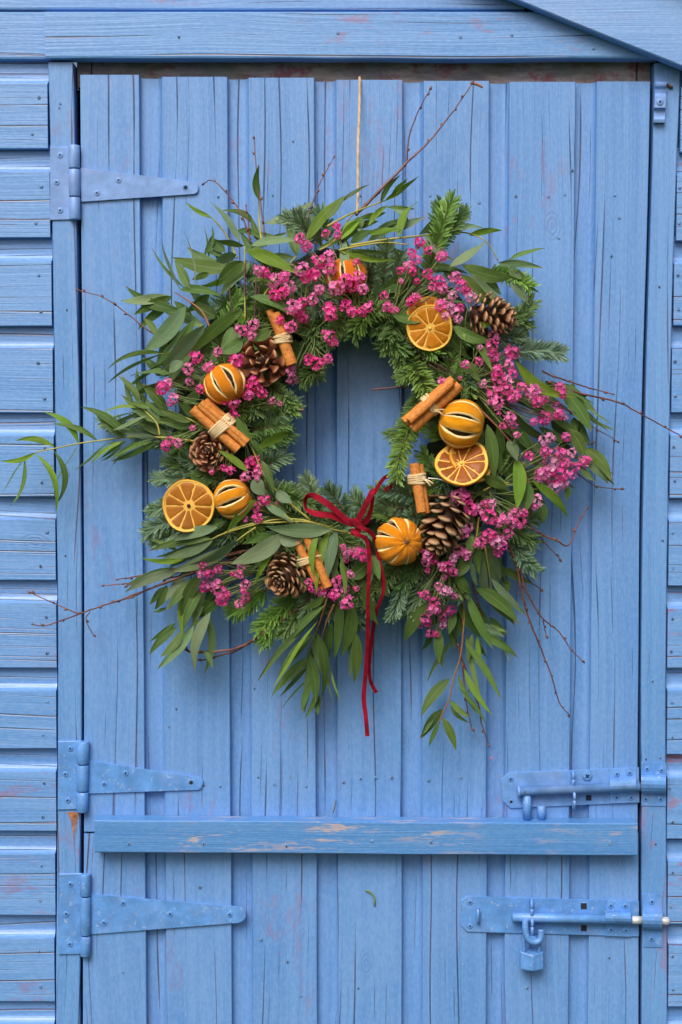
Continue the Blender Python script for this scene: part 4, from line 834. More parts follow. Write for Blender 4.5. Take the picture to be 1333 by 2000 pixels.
SLAB = {'A': 'broad grey green eucalyptus spray fanning over the upper hinge side of the wreath', 'B': 'eucalyptus spray along the top above the upper orange slice', 'C': 'long thin eucalyptus stem reaching out over the weatherboards', 'D': 'narrow leaved spray beside the cinnamon and cone on the hinge side', 'E': 'long eucalyptus spray lying under the dried orange slice', 'F': 'eucalyptus leaves hanging beside the ribbon tails', 'G': 'eucalyptus spray hanging lowest with a bare reddish stem', 'H': 'eucalyptus leaves among the pink flowers on the bolt side'}
SMAT = {'y': M_YSTEM, 'r': M_RSTEM}
nleaf = 0
for key, S in SPRIGS.items():
    b0 = Q(S['stems'][0][0], *S['stems'][0][1][0])
    sp = empty('eucalyptus_sprig', U(b0[0], b0[1], dring(*b0)), wreath, SLAB[key])
    for reg, pts, mt in S['stems']:
        mb = MB(); pp = [Q(reg, *q) for q in pts]
        P3 = catmull([U(x, y, dring(x, y) + (.004 if key == 'A' else .010) + S['z'] * .8) for x, y in pp], 5)
        mb.tube(P3, [lerp(.0014, .0007, i / (len(P3) - 1)) for i in range(len(P3))], 6)
        mb.build('stem', SMAT[mt], sp, True)
    for lf in S['leaves']:
        reg, bx, by, tx, ty, w, tn = lf[:7]; bend = lf[7] if len(lf) > 7 else None
        b, t = Q(reg, bx, by), Q(reg, tx, ty); w = w / REG[reg][2]
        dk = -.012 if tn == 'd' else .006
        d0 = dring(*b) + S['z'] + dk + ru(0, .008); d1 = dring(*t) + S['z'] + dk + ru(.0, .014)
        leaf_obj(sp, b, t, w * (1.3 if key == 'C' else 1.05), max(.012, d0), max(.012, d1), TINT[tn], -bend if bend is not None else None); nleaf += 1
        ln_ = math.hypot(t[0] - b[0], t[1] - b[1])
        for _x in range(2 if key in 'AD' and rnd() < .5 else 1):
          if key in 'ADEFGH' and tn != 'd' and ln_ > 42 and rnd() < .62:
              an = ru(-.35, .35); vx, vy = (t[0] - b[0]) * ru(.8, 1.1), (t[1] - b[1]) * ru(.8, 1.1); b2 = (b[0] + ru(-14, 14), b[1] + ru(-14, 14))
              t2 = (b2[0] + vx * math.cos(an) - vy * math.sin(an), b2[1] + vx * math.sin(an) + vy * math.cos(an))
              leaf_obj(sp, b2, t2, w * ru(.7, .95), max(.012, d0 - .010), max(.014, d1 - .010), LG, into=UNDER)
for x0, y0, x1, y1 in ((930, 720, 1060, 790), (960, 760, 1090, 830), (940, 800, 1050, 900), (980, 820, 1110, 900), (950, 860, 1060, 960), (1000, 740, 1110, 800), (1020, 860, 1120, 950), (940, 900, 1020, 1000), (980, 780, 1100, 860), (1050, 780, 1130, 850), (900, 960, 960, 1060), (1010, 900, 1070, 1000), (1000, 840, 1075, 930), (960, 740, 1050, 760), (400, 640, 310, 600), (430, 620, 360, 540), (470, 560, 410, 480), (520, 520, 470, 450), (580, 500, 560, 440), (420, 700, 330, 690), (400, 720, 300, 760), (660, 480, 700, 430), (720, 470, 790, 430)):
    leaf_obj(None, (x0, y0), (x1, y1), ru(20, 28), dring(x0, y0) + ru(-.004, .004), max(.02, dring(x1, y1) + ru(-.002, .008)), LG, into=UNDER)
o = UNDER.build('under_leaves', M_LEAF, wreath, True); o['kind'] = 'stuff'; o.color = (0.125, 0.215, 0.062, 1)
print('leaves', nleaf)

# --- birch twigs
def twig(pts, reg='p', r0=1.9, r1=.8, d0=None, d1=None, mat=None, buds=True, name='birch_twig'):
    pp = [Q(reg, *q) for q in pts]; n = len(pp); P = []
    for i, (x, y) in enumerate(pp):
        t = i / max(1, n - 1); a = (dring(*pp[0]) + .006) if d0 is None else d0; b = max(.022, dring(*pp[-1]) + .004) if d1 is None else d1
        P.append(U(x, y, lerp(a, b, t)))
    C = catmull(P, 6); mb = MB(); m = len(C)
    C = [c + Vector((ru(-1, 1), 0, ru(-1, 1))) * .0004 for c in C]
    mb.tube(C, [lerp(r0, r1, i / (m - 1)) * PX for i in range(m)], 6)
    if buds:
        L = sum((C[i + 1] - C[i]).length for i in range(m - 1)); s = 0; nxt = ru(.01, .02)
        for i in range(m - 1):
            s += (C[i + 1] - C[i]).length
            if s > nxt or i == m - 2:
                nxt = s + ru(.014, .026); t = (C[i + 1] - C[i]).normalized(); o_ = t.orthogonal().normalized(); o_ = Matrix.Rotation(ru(0, 6.28), 3, t) @ o_
                dr = (t + o_ * (.7 if i < m - 2 else .1)).normalized(); c = C[i + 1] - t * .001; k = ru(.8, 1.2) * PX
                mb.tube([c, c + dr * 2.4 * k, c + dr * 5 * k, c + dr * 8 * k], [1.0 * k, 2.3 * k, 2.0 * k, .3 * k], 6)
    return mb.build(name, mat or M_TWIG, wreath, True)
TW = [('p', [(695, 420), (760, 355), (795, 318), (830, 285), (880, 225), (922, 164)], 3.0, 1.0), ('p', [(795, 318), (800, 265), (820, 212), (840, 175)], 1.6, .9), ('p', [(520, 480), (515, 437), (502, 342), (497, 271)], 1.7, .9), ('p', [(490, 470), (465, 405), (420, 355), (399, 358)], 1.7, .8), ('p', [(588, 470), (605, 415), (622, 365), (652, 308)], 1.7, .9), ('3', [(770, 250), (762, 150), (750, 58)], 1.5, .9),
 ('p', [(330, 665), (292, 646), (240, 606), (200, 580), (153, 567)], 1.6, .8), ('p', [(1060, 725), (1085, 736), (1140, 754), (1196, 770)], 2.0, 1.0), ('p', [(1070, 745), (1113, 763), (1206, 785), (1250, 808), (1340, 856)], 2.4, 1.0), ('6', [(900, 190), (990, 240), (1100, 310), (1250, 400)], 1.6, .8), ('6', [(910, 440), (1050, 437), (1130, 407)], 1.3, .7), ('6', [(970, 480), (1050, 550), (1150, 615), (1268, 630)], 1.4, .8), ('6', [(780, 770), (870, 840), (960, 880), (1015, 900), (1058, 800), (1103, 726)], 2.2, 1.0), ('6', [(865, 845), (910, 900), (972, 966)], 1.6, .8),
 ('8', [(880, 200), (930, 330), (960, 480), (1000, 620), (1060, 770), (1120, 930), (1155, 1045), (1204, 1108)], 2.4, .9), ('8', [(915, 210), (970, 430), (1000, 500), (1070, 610), (1155, 680), (1215, 770), (1273, 826)], 2.0, .9), ('8', [(1068, 606), (1076, 650), (1087, 697)], 1.3, .8), ('8', [(945, 310), (1000, 410), (1063, 457)], 1.6, .9), ('8', [(590, 640), (640, 800), (690, 940), (740, 1080), (748, 1150), (788, 1266)], 2.3, .9), ('8', [(650, 840), (665, 1000), (685, 1130), (700, 1182)], 1.6, .9), ('8', [(690, 950), (678, 1003)], 1.1, .7), ('8', [(700, 420), (735, 540), (768, 650)], 1.8, .8),
 ('7', [(960, 430), (870, 520), (720, 620), (580, 705), (430, 728), (330, 730), (300, 700), (283, 645)], 2.2, 2.4), ('7', [(970, 440), (740, 608), (580, 715), (490, 745), (382, 773)], 1.9, 1.5), ('7', [(850, 160), (700, 180), (480, 240), (280, 300), (100, 328), (-5, 343)], 1.9, .9), ('7', [(840, 190), (680, 210), (450, 270), (250, 300), (-5, 386)], 1.8, .9), ('7', [(950, 190), (700, 230), (480, 280), (300, 335), (80, 412), (-40, 460)], 2.4, 1.3), ('b', [(1500, 1480), (1091, 1625), (950, 1690), (780, 1740), (580, 1810), (340, 1895), (238, 1890)], 2.2, 1.0), ('b', [(565, 1816), (420, 1755), (218, 1664)], 1.4, .9), ('b', [(640, 1800), (612, 1860), (665, 1967)], 1.2, .8), ('b', [(1300, 1480), (1091, 1522), (940, 1555), (838, 1570)], 1.5, .9), ('b', [(1300, 1540), (1091, 1580), (800, 1608), (742, 1616)], 1.5, .9),
 ('7', [(800, 210), (600, 200), (400, 260), (230, 330)], 1.8, .9), ('7', [(1075, 440), (1020, 560), (985, 690)], 1.7, .9)]
for reg, pts, r0, r1 in TW: twig(pts, reg, r0, r1)
DT = [('3', [(748, 650), (742, 500), (746, 340)], 2.2, 1.6), ('3', [(790, 660), (800, 540), (800, 440)], 2.4, 1.6), ('3', [(695, 700), (672, 590), (662, 480)], 2, 1.2), ('3', [(815, 700), (822, 580), (815, 480)], 2, 1.4), ('6', [(300, -10), (480, 80), (640, 170), (760, 240), (900, 285)], 1.5, .9), ('6', [(340, 30), (520, 130), (650, 200), (800, 240), (960, 300)], 1.4, .8), ('6', [(760, 90), (900, 190), (1050, 265)], 1.2, .8), ('4', [(400, 740), (520, 860), (700, 960), (860, 1060)], 1.6, .9), ('4', [(420, 700), (560, 830), (760, 900), (930, 1000)], 1.3, .9)]
for reg, pts, r0, r1 in DT: twig(pts, reg, r0, r1, mat=M_DTWIG, buds=False, d0=.088, d1=.085)
twig([(803, 755), (770, 757), (727, 761)], 'p', 2.3, 1.9, .07, .07, M_DTWIG, False)
mb = MB(); mb.tube(catmull([U(*q, .03) for q in ((919, 163), (930, 164), (944, 171))], 4), [1.2 * PX, 2 * PX, 2.6 * PX, 2.8 * PX, 3 * PX, 3 * PX, 2.8 * PX, 2.4 * PX, 1.2 * PX], 7); mb.build('catkin', stemmat('catkin', (.40, .20, .10), (.28, .12, .07)), wreath, True)

# --- pink flowers
def blossom_mesh(i):
    mb = MB(); nf = 9 + i % 4
    for k in range(nf):
        th = math.acos(1 - 1.55 * (k + .5) / nf); ph = k * 2.39996 + ru(-.3, .3)
        nrm = Vector((math.sin(th) * math.cos(ph), -math.cos(th), math.sin(th) * math.sin(ph)))
        c = nrm * ru(.55, .82); c.y *= .8
        u = nrm.orthogonal().normalized(); v = nrm.cross(u); s = ru(.36, .52); a0 = ru(0, 6)
        for j in range(6):
            a = a0 + j * math.pi / 3 + ru(-.2, .2); e = u * math.cos(a) + v * math.sin(a); f_ = nrm.cross(e)
            lift = ru(.1, .9)
            m_ = c + e * s * .6 + nrm * s * lift * .5; t = c + e * s * ru(.85, 1.15) + nrm * s * (lift * .9 + ru(-.35, .35))
            w = s * ru(.32, .5)
            mb.add([c, m_ - f_ * w, m_ + f_ * w, t - f_ * w * .8 + nrm * s * ru(-.2, .2), t + f_ * w * .8 + nrm * s * ru(-.2, .2)], [(0, 1, 2), (1, 3, 4, 2)])
        if k % 3 == 0:
            b = c + nrm * s * .25; mb.add([b + u * .07, b - u * .05 + v * .06, b - u * .05 - v * .06, b + nrm * .16], [(0, 1, 3), (1, 2, 3), (2, 0, 3)], 1)
    return mb.mesh('blossom', [M_PET, M_CREAM])
BLO = [blossom_mesh(i) for i in range(8)]
FL = {'3': [(1165, 200, 22), (1222, 165, 24), (1228, 208, 24), (1030, 232, 30), (1062, 268, 28), (1130, 350, 32), (1180, 325, 32), (1188, 388, 34), (1038, 392, 34), (1060, 440, 28), (1100, 415, 32), (905, 445, 38), (948, 425, 28), (815, 395, 25), (850, 410, 22), (975, 482, 30), (940, 512, 36), (900, 525, 28), (1000, 585, 34), (1040, 560, 28), (1012, 612, 28), (1045, 640, 28), (1098, 548, 28), (1130, 495, 26), (1175, 582, 24), (1190, 630, 28), (985, 688, 30), (955, 695, 26), (925, 655, 20), (728, 708, 32), (790, 680, 28), (780, 735, 26), (600, 820, 24), (490, 850, 32), (555, 900, 24), (450, 905, 26), (700, 865, 34), (1075, 862, 30), (1118, 880, 34), (1175, 855, 22), (1178, 735, 28), (1205, 768, 22), (985, 920, 28), (990, 962, 24), (455, 975, 22), (312, 1005, 32), (345, 980, 28), (510, 1010, 26), (790, 985, 34), (760, 1040, 34), (830, 1035, 26), (1270, 575, 30), (1300, 610, 28)],
 '4': [(480, 250, 26), (525, 290, 26), (595, 320, 28), (440, 310, 28), (462, 340, 26), (420, 370, 26), (445, 400, 22), (380, 395, 18), (465, 450, 15), (385, 450, 14), (525, 415, 26), (545, 480, 20), (580, 445, 28), (600, 488, 28), (650, 525, 22), (665, 430, 32), (700, 475, 32), (745, 535, 28), (722, 505, 24), (430, 560, 28), (460, 535, 24), (295, 525, 20), (590, 575, 28), (635, 580, 28), (612, 630, 24), (660, 615, 28), (680, 650, 24), (690, 590, 24), (315, 585, 22), (350, 605, 24), (180, 610, 24), (210, 590, 24), (225, 562, 14), (15, 600, 28), (15, 640, 28), (85, 570, 28), (110, 615, 24), (20, 740, 26), (10, 855, 18), (50, 485, 36), (95, 440, 28), (130, 470, 34), (165, 430, 30), (185, 490, 26), (150, 350, 18), (868, 735, 24), (855, 790, 28), (865, 838, 32), (960, 822, 34), (790, 868, 20), (720, 885, 20), (880, 915, 30), (945, 885, 30), (900, 965, 34), (965, 930, 28), (935, 970, 28), (1010, 1000, 26), (865, 1030, 30), (970, 1045, 34), (1075, 1025, 34), (1210, 1005, 24), (1220, 1040, 26), (630, 985, 28), (600, 975, 22), (810, 985, 22), (795, 795, 12), (690, 955, 12)],
 '5': [(375, 205, 24), (355, 232, 22), (640, 220, 22), (685, 232, 26), (685, 295, 26), (470, 362, 18), (330, 455, 28), (355, 432, 24), (398, 440, 22), (765, 545, 30), (795, 530, 28), (815, 572, 28), (808, 605, 22), (745, 615, 28), (665, 582, 20), (630, 568, 14), (570, 590, 14), (1030, 262, 20), (1010, 212, 9), (885, 220, 22), (695, 738, 22), (712, 715, 16), (738, 722, 16), (828, 712, 22), (852, 738, 22), (805, 770, 26), (810, 830, 26), (745, 835, 18), (910, 755, 10), (925, 235, 14)],
 '6': [(410, 118, 24), (450, 120, 20), (495, 232, 18), (520, 262, 22), (510, 32, 18), (600, 110, 22), (580, 15, 20), (645, 165, 26), (668, 215, 30), (745, 180, 34), (782, 148, 28), (712, 150, 24), (840, 185, 28), (865, 208, 24), (895, 200, 20), (960, 150, 26), (980, 190, 28), (955, 232, 28), (965, 270, 28), (995, 285, 18), (900, 285, 30), (845, 305, 22), (735, 285, 24), (745, 320, 22), (698, 325, 14), (765, 370, 20), (680, 265, 10), (825, 470, 20), (895, 395, 26), (925, 380, 24), (1000, 380, 24), (905, 450, 26), (925, 505, 34), (975, 455, 30), (1000, 500, 28), (1030, 455, 22), (1050, 522, 26), (1030, 560, 22), (885, 560, 30), (925, 580, 34), (975, 560, 34), (985, 605, 24), (940, 628, 28), (1090, 495, 26), (1112, 488, 14), (860, 685, 28), (850, 715, 20), (485, 665, 28), (518, 672, 28), (500, 640, 20), (545, 725, 28), (575, 730, 24), (610, 700, 20), (642, 700, 24), (630, 765, 32), (675, 790, 26), (715, 770, 28), (765, 740, 28), (805, 742, 20), (780, 785, 28), (738, 792, 24), (625, 850, 28), (588, 890, 26), (665, 885, 32), (698, 900, 26), (720, 845, 30), (650, 850, 22), (675, 930, 24), (510, 840, 26), (535, 815, 24), (330, 950, 26), (360, 970, 26), (330, 985, 24), (335, 1022, 16), (485, 930, 22), (520, 942, 22), (460, 962, 18), (430, 1008, 28), (405, 1000, 22), (462, 1030, 20), (20, 945, 26)],
 '7': [(390, 270, 24), (385, 315, 28), (425, 320, 28), (400, 350, 24), (400, 390, 28), (432, 385, 24), (470, 300, 22), (465, 375, 28), (482, 415, 28), (495, 455, 28), (520, 430, 18), (590, 285, 24), (605, 275, 16), (580, 325, 20), (545, 322, 12), (615, 375, 28), (600, 410, 18), (617, 440, 22), (580, 480, 28), (600, 470, 16), (945, 365, 20), (955, 400, 16), (1005, 405, 28), (1035, 418, 26), (1075, 430, 26), (1085, 365, 26), (1130, 400, 22), (1100, 345, 18), (1140, 210, 24), (1135, 250, 16), (1195, 210, 28), (1230, 240, 22), (1215, 225, 22), (1160, 325, 20), (1190, 400, 14), (1140, 475, 30), (1035, 300, 18), (1120, 180, 14)],
 '8': [(460, 485, 24), (438, 482, 16), (470, 278, 26), (450, 320, 28), (495, 285, 20), (470, 360, 16), (545, 335, 24), (575, 345, 20), (602, 372, 18), (595, 290, 20), (600, 320, 18), (635, 255, 22), (680, 285, 14), (555, 392, 16), (525, 440, 20), (552, 465, 24), (582, 465, 20), (610, 490, 16), (505, 525, 28), (490, 560, 28), (520, 565, 24), (455, 605, 28), (425, 632, 22), (470, 630, 20), (585, 565, 30), (545, 600, 28), (548, 640, 26), (480, 685, 22), (510, 688, 18)]}
HUBS = [(610, 650), (760, 625), (470, 800), (560, 1010), (905, 745), (945, 960), (885, 1070), (560, 1105), (650, 1080), (700, 600)]
HLAB = ['among the cinnamon sticks and cone at the top', 'beside the upper orange slice', 'around the oranges on the hinge side', 'by the pair of oranges left of the bow', 'in a long drift on the bolt side', 'next to the open pine cone', 'hanging below the open pine cone', 'beside the small closed cone at the bottom', 'under the red bow', 'over the half hidden orange at the top']
pts = []
for reg, l in FL.items():
    for x, y, r in l:
        q = Q(reg, x, y); r = r / REG[reg][2]
        if all(math.hypot(q[0] - a, q[1] - b) > 7.5 for a, b, _ in pts): pts.append((q[0], q[1], r))
byh = {}
for x, y, r in pts:
    # stems run outwards from the ring: prefer hubs nearer the wreath centre
    h = min(range(len(HUBS)), key=lambda i: math.hypot(HUBS[i][0] - x, HUBS[i][1] - y)); byh.setdefault(h, []).append((x, y, r))
for h, l in byh.items():
    mb = MB(); hx, hy = HUBS[h]; ds = {}
    for x, y, r in l:
        d = dring(x, y) + ru(.022, .036); ds[(x, y)] = d; a = U(x, y, d - .004)
        f = ru(.45, .75); L = math.hypot(hx - x, hy - y); f = min(1, 95 / max(L, 1)) if L > 1 else 1
        ex, ey = x + (hx - x) * f + ru(-8, 8), y + (hy - y) * f + ru(-8, 8); mx_, my_ = (x + ex) / 2 + ru(-7, 7), (y + ey) / 2 + ru(-7, 7)
        mb.tube(catmull([U(ex, ey, dring(ex, ey) + .006), U(mx_, my_, dring(mx_, my_) + .017), a], 4), [.0009, .0008, .0008, .0007, .0007, .0006, .0006, .0006, .0005], 5)
        for _ in range(2):
            q = (x + ru(-14, 14), y + ru(-14, 14)); mb.tube([U((x + ex) / 2, (y + ey) / 2, dring(x, y) + .017), U(*q, d - .002)], [.0005, .0004], 4)
    sp = mb.build('pink_flower_sprig', M_GSTEM, wreath, True); tag(sp, 'sprig of small magenta flowers ' + HLAB[h])
    for x, y, r in l:
        base = random.choice(((0.97, 0.13, 0.50), (0.97, 0.20, 0.57), (0.95, 0.09, 0.44), (0.97, 0.32, 0.66)))
        if x > 860: base = (base[0], base[1] * 1.5, base[2] * 1.15)
        m = Matrix.Translation(U(x, y, ds[(x, y)])) @ Matrix.Rotation(ru(0, 6.28), 4, 'Y') @ Matrix.Rotation(ru(-.6, .6), 4, 'X') @ Matrix.Scale(r * PX * ru(.88, 1.2), 4)
        inst('blossom', random.choice(BLO), sp, m, base)
print('blossoms', len(pts))

# --- dried oranges
def frame_from(axis, face=Vector((0, -1, 0))):
    z = axis.normalized(); x = face - z * face.dot(z); x = x.normalized() if x.length > 1e-3 else z.orthogonal().normalized()
    y = z.cross(x); return Matrix((x, y, z)).transposed().to_4x4()
def whole_orange(cx, cy, r, d, axis, spin, col, label, nseg=8, openw=.18, squash=.93):
    M = Matrix.Translation(U(cx, cy, d)) @ frame_from(Vector(axis)) @ Matrix.Rotation(spin, 4, 'Z') @ Matrix.Scale(r * PX, 4)
    mb = MB(); NL = 22; NA = 10
    def P(lat, az, rr): return Vector((math.cos(lat) * math.cos(az) * rr, math.cos(lat) * math.sin(az) * rr, math.sin(lat) * rr * squash))
    for s in range(nseg):
        a0, a1 = 2 * math.pi * s / nseg, 2 * math.pi * (s + 1) / nseg; vv = []; ow0, ow1 = openw, openw
        for i in range(NL + 1):
            lat = lerp(-math.pi / 2 + .02, math.pi / 2 - .02, i / NL)
            k = max(0, 1 - (abs(lat) / 1.08) ** 2.2)
            def hw(j): return (.0 if k <= 0 else openw * (.85 + .9 * mnoise.noise(Vector((j * 5.3 + .4, cx * .37, 1.3)))) * k * (1 + .25 * mnoise.noise(Vector((lat * 4, j * 3.1, cx)))))
            b0, b1 = a0 + hw(s), a1 - hw((s + 1) % nseg)
            for j in range(NA + 1):
                t = j / NA; bul = 1 + .014 * math.sin(math.pi * t) * math.cos(lat) - .012 * (1 - math.sin(math.pi * t)) * k
                bul += .05 * mnoise.noise(Vector((s * 2 + t * 2, lat * 2, cx))) - .10 * math.exp(-((abs(lat) - 1.57) / .22) ** 2)
                vv.append(P(lat, lerp(b0, b1, t), bul))
            # pith rim rolled inwards on both sides
            for (b, sg) in ((b0, -1), (b1, 1)):
                vv.append(P(lat, b + sg * .075 * k ** .5, .985 - .035 * (k > 0))); vv.append(P(lat, b + sg * -.02 * k ** .5, .80))
        W = NA + 5
        mb.add(vv, [(i * W + j, i * W + j + 1, (i + 1) * W + j + 1, (i + 1) * W + j) for i in range(NL) for j in range(NA)], 0)
        base = len(mb.v) - len(vv); ff = []
        for i in range(NL):
            for (e, r1, r2) in ((0, NA + 1, NA + 2), (NA, NA + 3, NA + 4)):
                ff += [(base + i * W + e, base + (i + 1) * W + e, base + (i + 1) * W + r1, base + i * W + r1), (base + i * W + r1, base + (i + 1) * W + r1, base + (i + 1) * W + r2, base + i * W + r2)]
        mb.f += ff; mb.mi += [1] * len(ff)
    o = mb.build('dried_orange', [M_PEEL, M_PITH], wreath, True, M); o.color = (*col, 1); tag(o, label)
    mb = MB(); vv = []; NU, NV = 16, 10
    for i in range(NV + 1):
        for j in range(NU): vv.append(P(lerp(-1.5, 1.5, i / NV), 2 * math.pi * j / NU, .78))
    mb.add(vv, [(i * NU + j, i * NU + (j + 1) % NU, (i + 1) * NU + (j + 1) % NU, (i + 1) * NU + j) for i in range(NV) for j in range(NU)])
    mb.build('core', M_ODARK, o, True, M)
    mb = MB(); 
    mb.tube([(0, 0, squash * .86), (0, 0, squash * .94), (0, 0, squash * .97)], [.10, .095, .03], 8); mb.build('calyx', M_TWIG if cx != 778 else M_RAFF, o, True, M)
    return o
def ax_px(dx, dy, out): return (dx, -out, -dy)
whole_orange(440, 750, 40, .098, ax_px(.5, .85, .15), .35, (.95, .36, .010), 'whole dried orange with two slanting slits beside the upper pine cone')
whole_orange(455, 975, 38, .098, ax_px(.93, -.38, .1), .1, (.95, .42, .012), 'whole dried orange with pale edged slits touching the orange slice')
whole_orange(901, 828, 46, .100, ax_px(1, .22, .05), .45, (.95, .46, .008), 'brightest whole dried orange above the tilted slice')
whole_orange(779, 1058, 45, .105, ax_px(.38, -.05, 1), .2, (.95, .38, .010), 'whole dried orange showing its stalk end beside the red bow', 9, .135)
whole_orange(678, 540, 39, .078, ax_px(.1, 1, .2), .2, (.80, .25, .012), 'whole dried orange half hidden by flowers at the top of the wreath')
def orange_slice(cx, cy, r, d, nrm, spin, flesh, label, back=False, thin=1):
    M = Matrix.Translation(U(cx, cy, d)) @ frame_from(Vector(nrm), Vector((0, 0, 1))) @ Matrix.Rotation(spin, 4, 'Z') @ Matrix.Scale(r * PX, 4)
    def ir(a, b): return 1 + b * mnoise.noise(Vector((math.cos(a) * 1.6 + cx, math.sin(a) * 1.6, .5)))
    def wz_(x, y): return .12 * math.sin(x * 2.2 + cx) * y + .05 * x + .05 * math.sin(y * 3 + cx)
    N = 48; mb = MB(); vv = []
    prof = [(.985, -.06), (1.0, .0), (.992, .05), (.972, .068), (.932, .06), (.912, .035), (.905, -.05), (.95, -.07)]
    for i in range(N):
        a = 2 * math.pi * i / N
        for rr, z in prof:
            k = rr * ir(a, .055); x, y = k * math.cos(a), k * math.sin(a); vv.append((x, y, z * .8 + wz_(x, y)))
    n = len(prof)
    for k in range(n):
        mb_f = [(i * n + k, ((i + 1) % N) * n + k, ((i + 1) % N) * n + (k + 1) % n, i * n + (k + 1) % n) for i in range(N)]
        if k == 0: mb.add(vv, mb_f, 0)
        else: mb.f += mb_f; mb.mi += [1 if k in (3, 4, 5) else 0] * N
    o = mb.build('dried_orange_slice', [M_PEEL, M_SPITH], wreath, True, M); o.color = (.95, .40, .015, 1); tag(o, label)
    mb = MB(); vv = [(0, 0, .0)]
    for rr in (.3, .6, .918):
        for i in range(N): a = 2 * math.pi * i / N; k = rr * ir(a, .055); x, y = k * math.cos(a), k * math.sin(a); vv.append((x, y, .028 + wz_(x, y)))
    ff = [(0, 1 + i, 1 + (i + 1) % N) for i in range(N)]
    for q in range(2): ff += [(1 + q * N + i, 1 + (q + 1) * N + i, 1 + (q + 1) * N + (i + 1) % N, 1 + q * N + (i + 1) % N) for i in range(N)]
    mb.add(vv, ff); mb.build('membrane', M_PULP, o, True, M)
    ns = 9 + int(cx) % 4; cuts = [2 * math.pi * (s + ru(-.24, .24)) / ns for s in range(ns)]; cuts.append(cuts[0] + 2 * math.pi)
    for s in range(ns):
        a0, a1 = cuts[s], cuts[s + 1]; mb = MB(); K = 6; rows = []
        rs = [.11, .3, .5, .7, .84, .895]; vv = []
        for q, rr in enumerate(rs):
            for j in range(K + 1):
                t = j / K; g_ = .013 / rr
                a = lerp(a0 + g_, a1 - g_, t); k = rr * ir(a, .055); edge_ = (j in (0, K)) or q in (0, len(rs) - 1)
                if q == len(rs) - 1: k *= 1 - .05 * abs(2 * t - 1) ** 3
                x, y = k * math.cos(a), k * math.sin(a)
                vv.append((x, y, (.022 if edge_ else .050 + .03 * mnoise.noise(Vector((x * 6 + cx, y * 6, s)))) + wz_(x, y)))
        mb.add(vv, [(q * (K + 1) + j, q * (K + 1) + j + 1, (q + 1) * (K + 1) + j + 1, (q + 1) * (K + 1) + j) for q in range(len(rs) - 1) for j in range(K)])
        f = mb.build('flesh_segment', M_FLESH, o, True, M); k = ru(.85, 1.15); f.color = (flesh[0] * k, flesh[1] * k, flesh[2] * k, 1)
    mb = MB(); mb.tube([(0, 0, .02), (0, 0, .06)], [.075, .05], 9); mb.build('pith_centre', M_SPITH if cx != 369 else M_ODARK, o, True, M)
    return o
orange_slice(369, 988, 49, .098, (.08, -1, .05), .3, (.52, .20, .012), 'flat dried orange slice with dark centre nearest the hinge side')
orange_slice(840, 641, 43, .103, (-.05, -1, -.12), .2, (.72, .27, .006), 'dried orange slice under the pink flowers near the upper cone')
orange_slice(836, 622, 41, .090, (-.05, -1, -.25), .9, (.65, .22, .012), 'second dried orange slice tucked behind the upper slice')
orange_slice(902, 905, 50, .108, (-.05, -.78, .62), .1, (.38, .11, .006), 'tilted dried orange slice with brown flesh below the bright whole orange')
orange_slice(921, 900, 46, .094, (.45, -.7, .5), .5, (.60, .22, .016), 'dried orange slice mostly hidden behind the tilted slice')

# --- cinnamon
def quill(a, b, r, name, parent, tw=0):
    A, B = Vector(a), Vector(b); ax = B - A; L = ax.length; F = Matrix.Translation(A) @ frame_from(ax) @ Matrix.Rotation(tw, 4, 'Z')
    cs = []
    for k in range(27):      # two scrolls rolled towards each other
        t = k / 26; th = lerp(-math.pi * 1.25, math.pi * 1.25, t); q = abs(2 * t - 1); rr = r * (1 - .55 * max(0, q - .62) / .38)
        cs.append((Vector((math.cos(th) * rr * 1.08, math.sin(th) * rr)), th))
    th_ = r * .16; outer = [c for c, _ in cs]; inner = [c * (1 - .17) for c, _ in cs]
    poly = outer + inner[::-1]; n = len(poly); mb = MB(); vv = []; uv = []; NS = 10
    for i in range(NS + 1):
        s = i / NS; w = 1 + .05 * mnoise.noise(Vector((s * 5, r * 999, A.x * 9)))
        bx, by = r * .16 * mnoise.noise(Vector((s * 2.5, A.z * 7, .1))), r * .16 * mnoise.noise(Vector((s * 2.5, A.z * 7, 5.1)))
        for j, c in enumerate(poly):
            e = ru(-.02, .02) * L * .25 if i in (0, NS) else 0
            vv.append((c.x * w + bx, c.y * w + by, s * L + e)); uv.append((j / n, s * 3))
    mb.add(vv, [(i * n + j, i * n + (j + 1) % n, (i + 1) * n + (j + 1) % n, (i + 1) * n + j) for i in range(NS) for j in range(n)] + [(j, j + 1, n - 2 - j, n - 1 - j) for j in range(26)] + [(NS * n + j, NS * n + n - 1 - j, NS * n + n - 2 - j, NS * n + j + 1) for j in range(26)], 0, uv)
    return mb.build(name, M_CINN, parent, False, F)
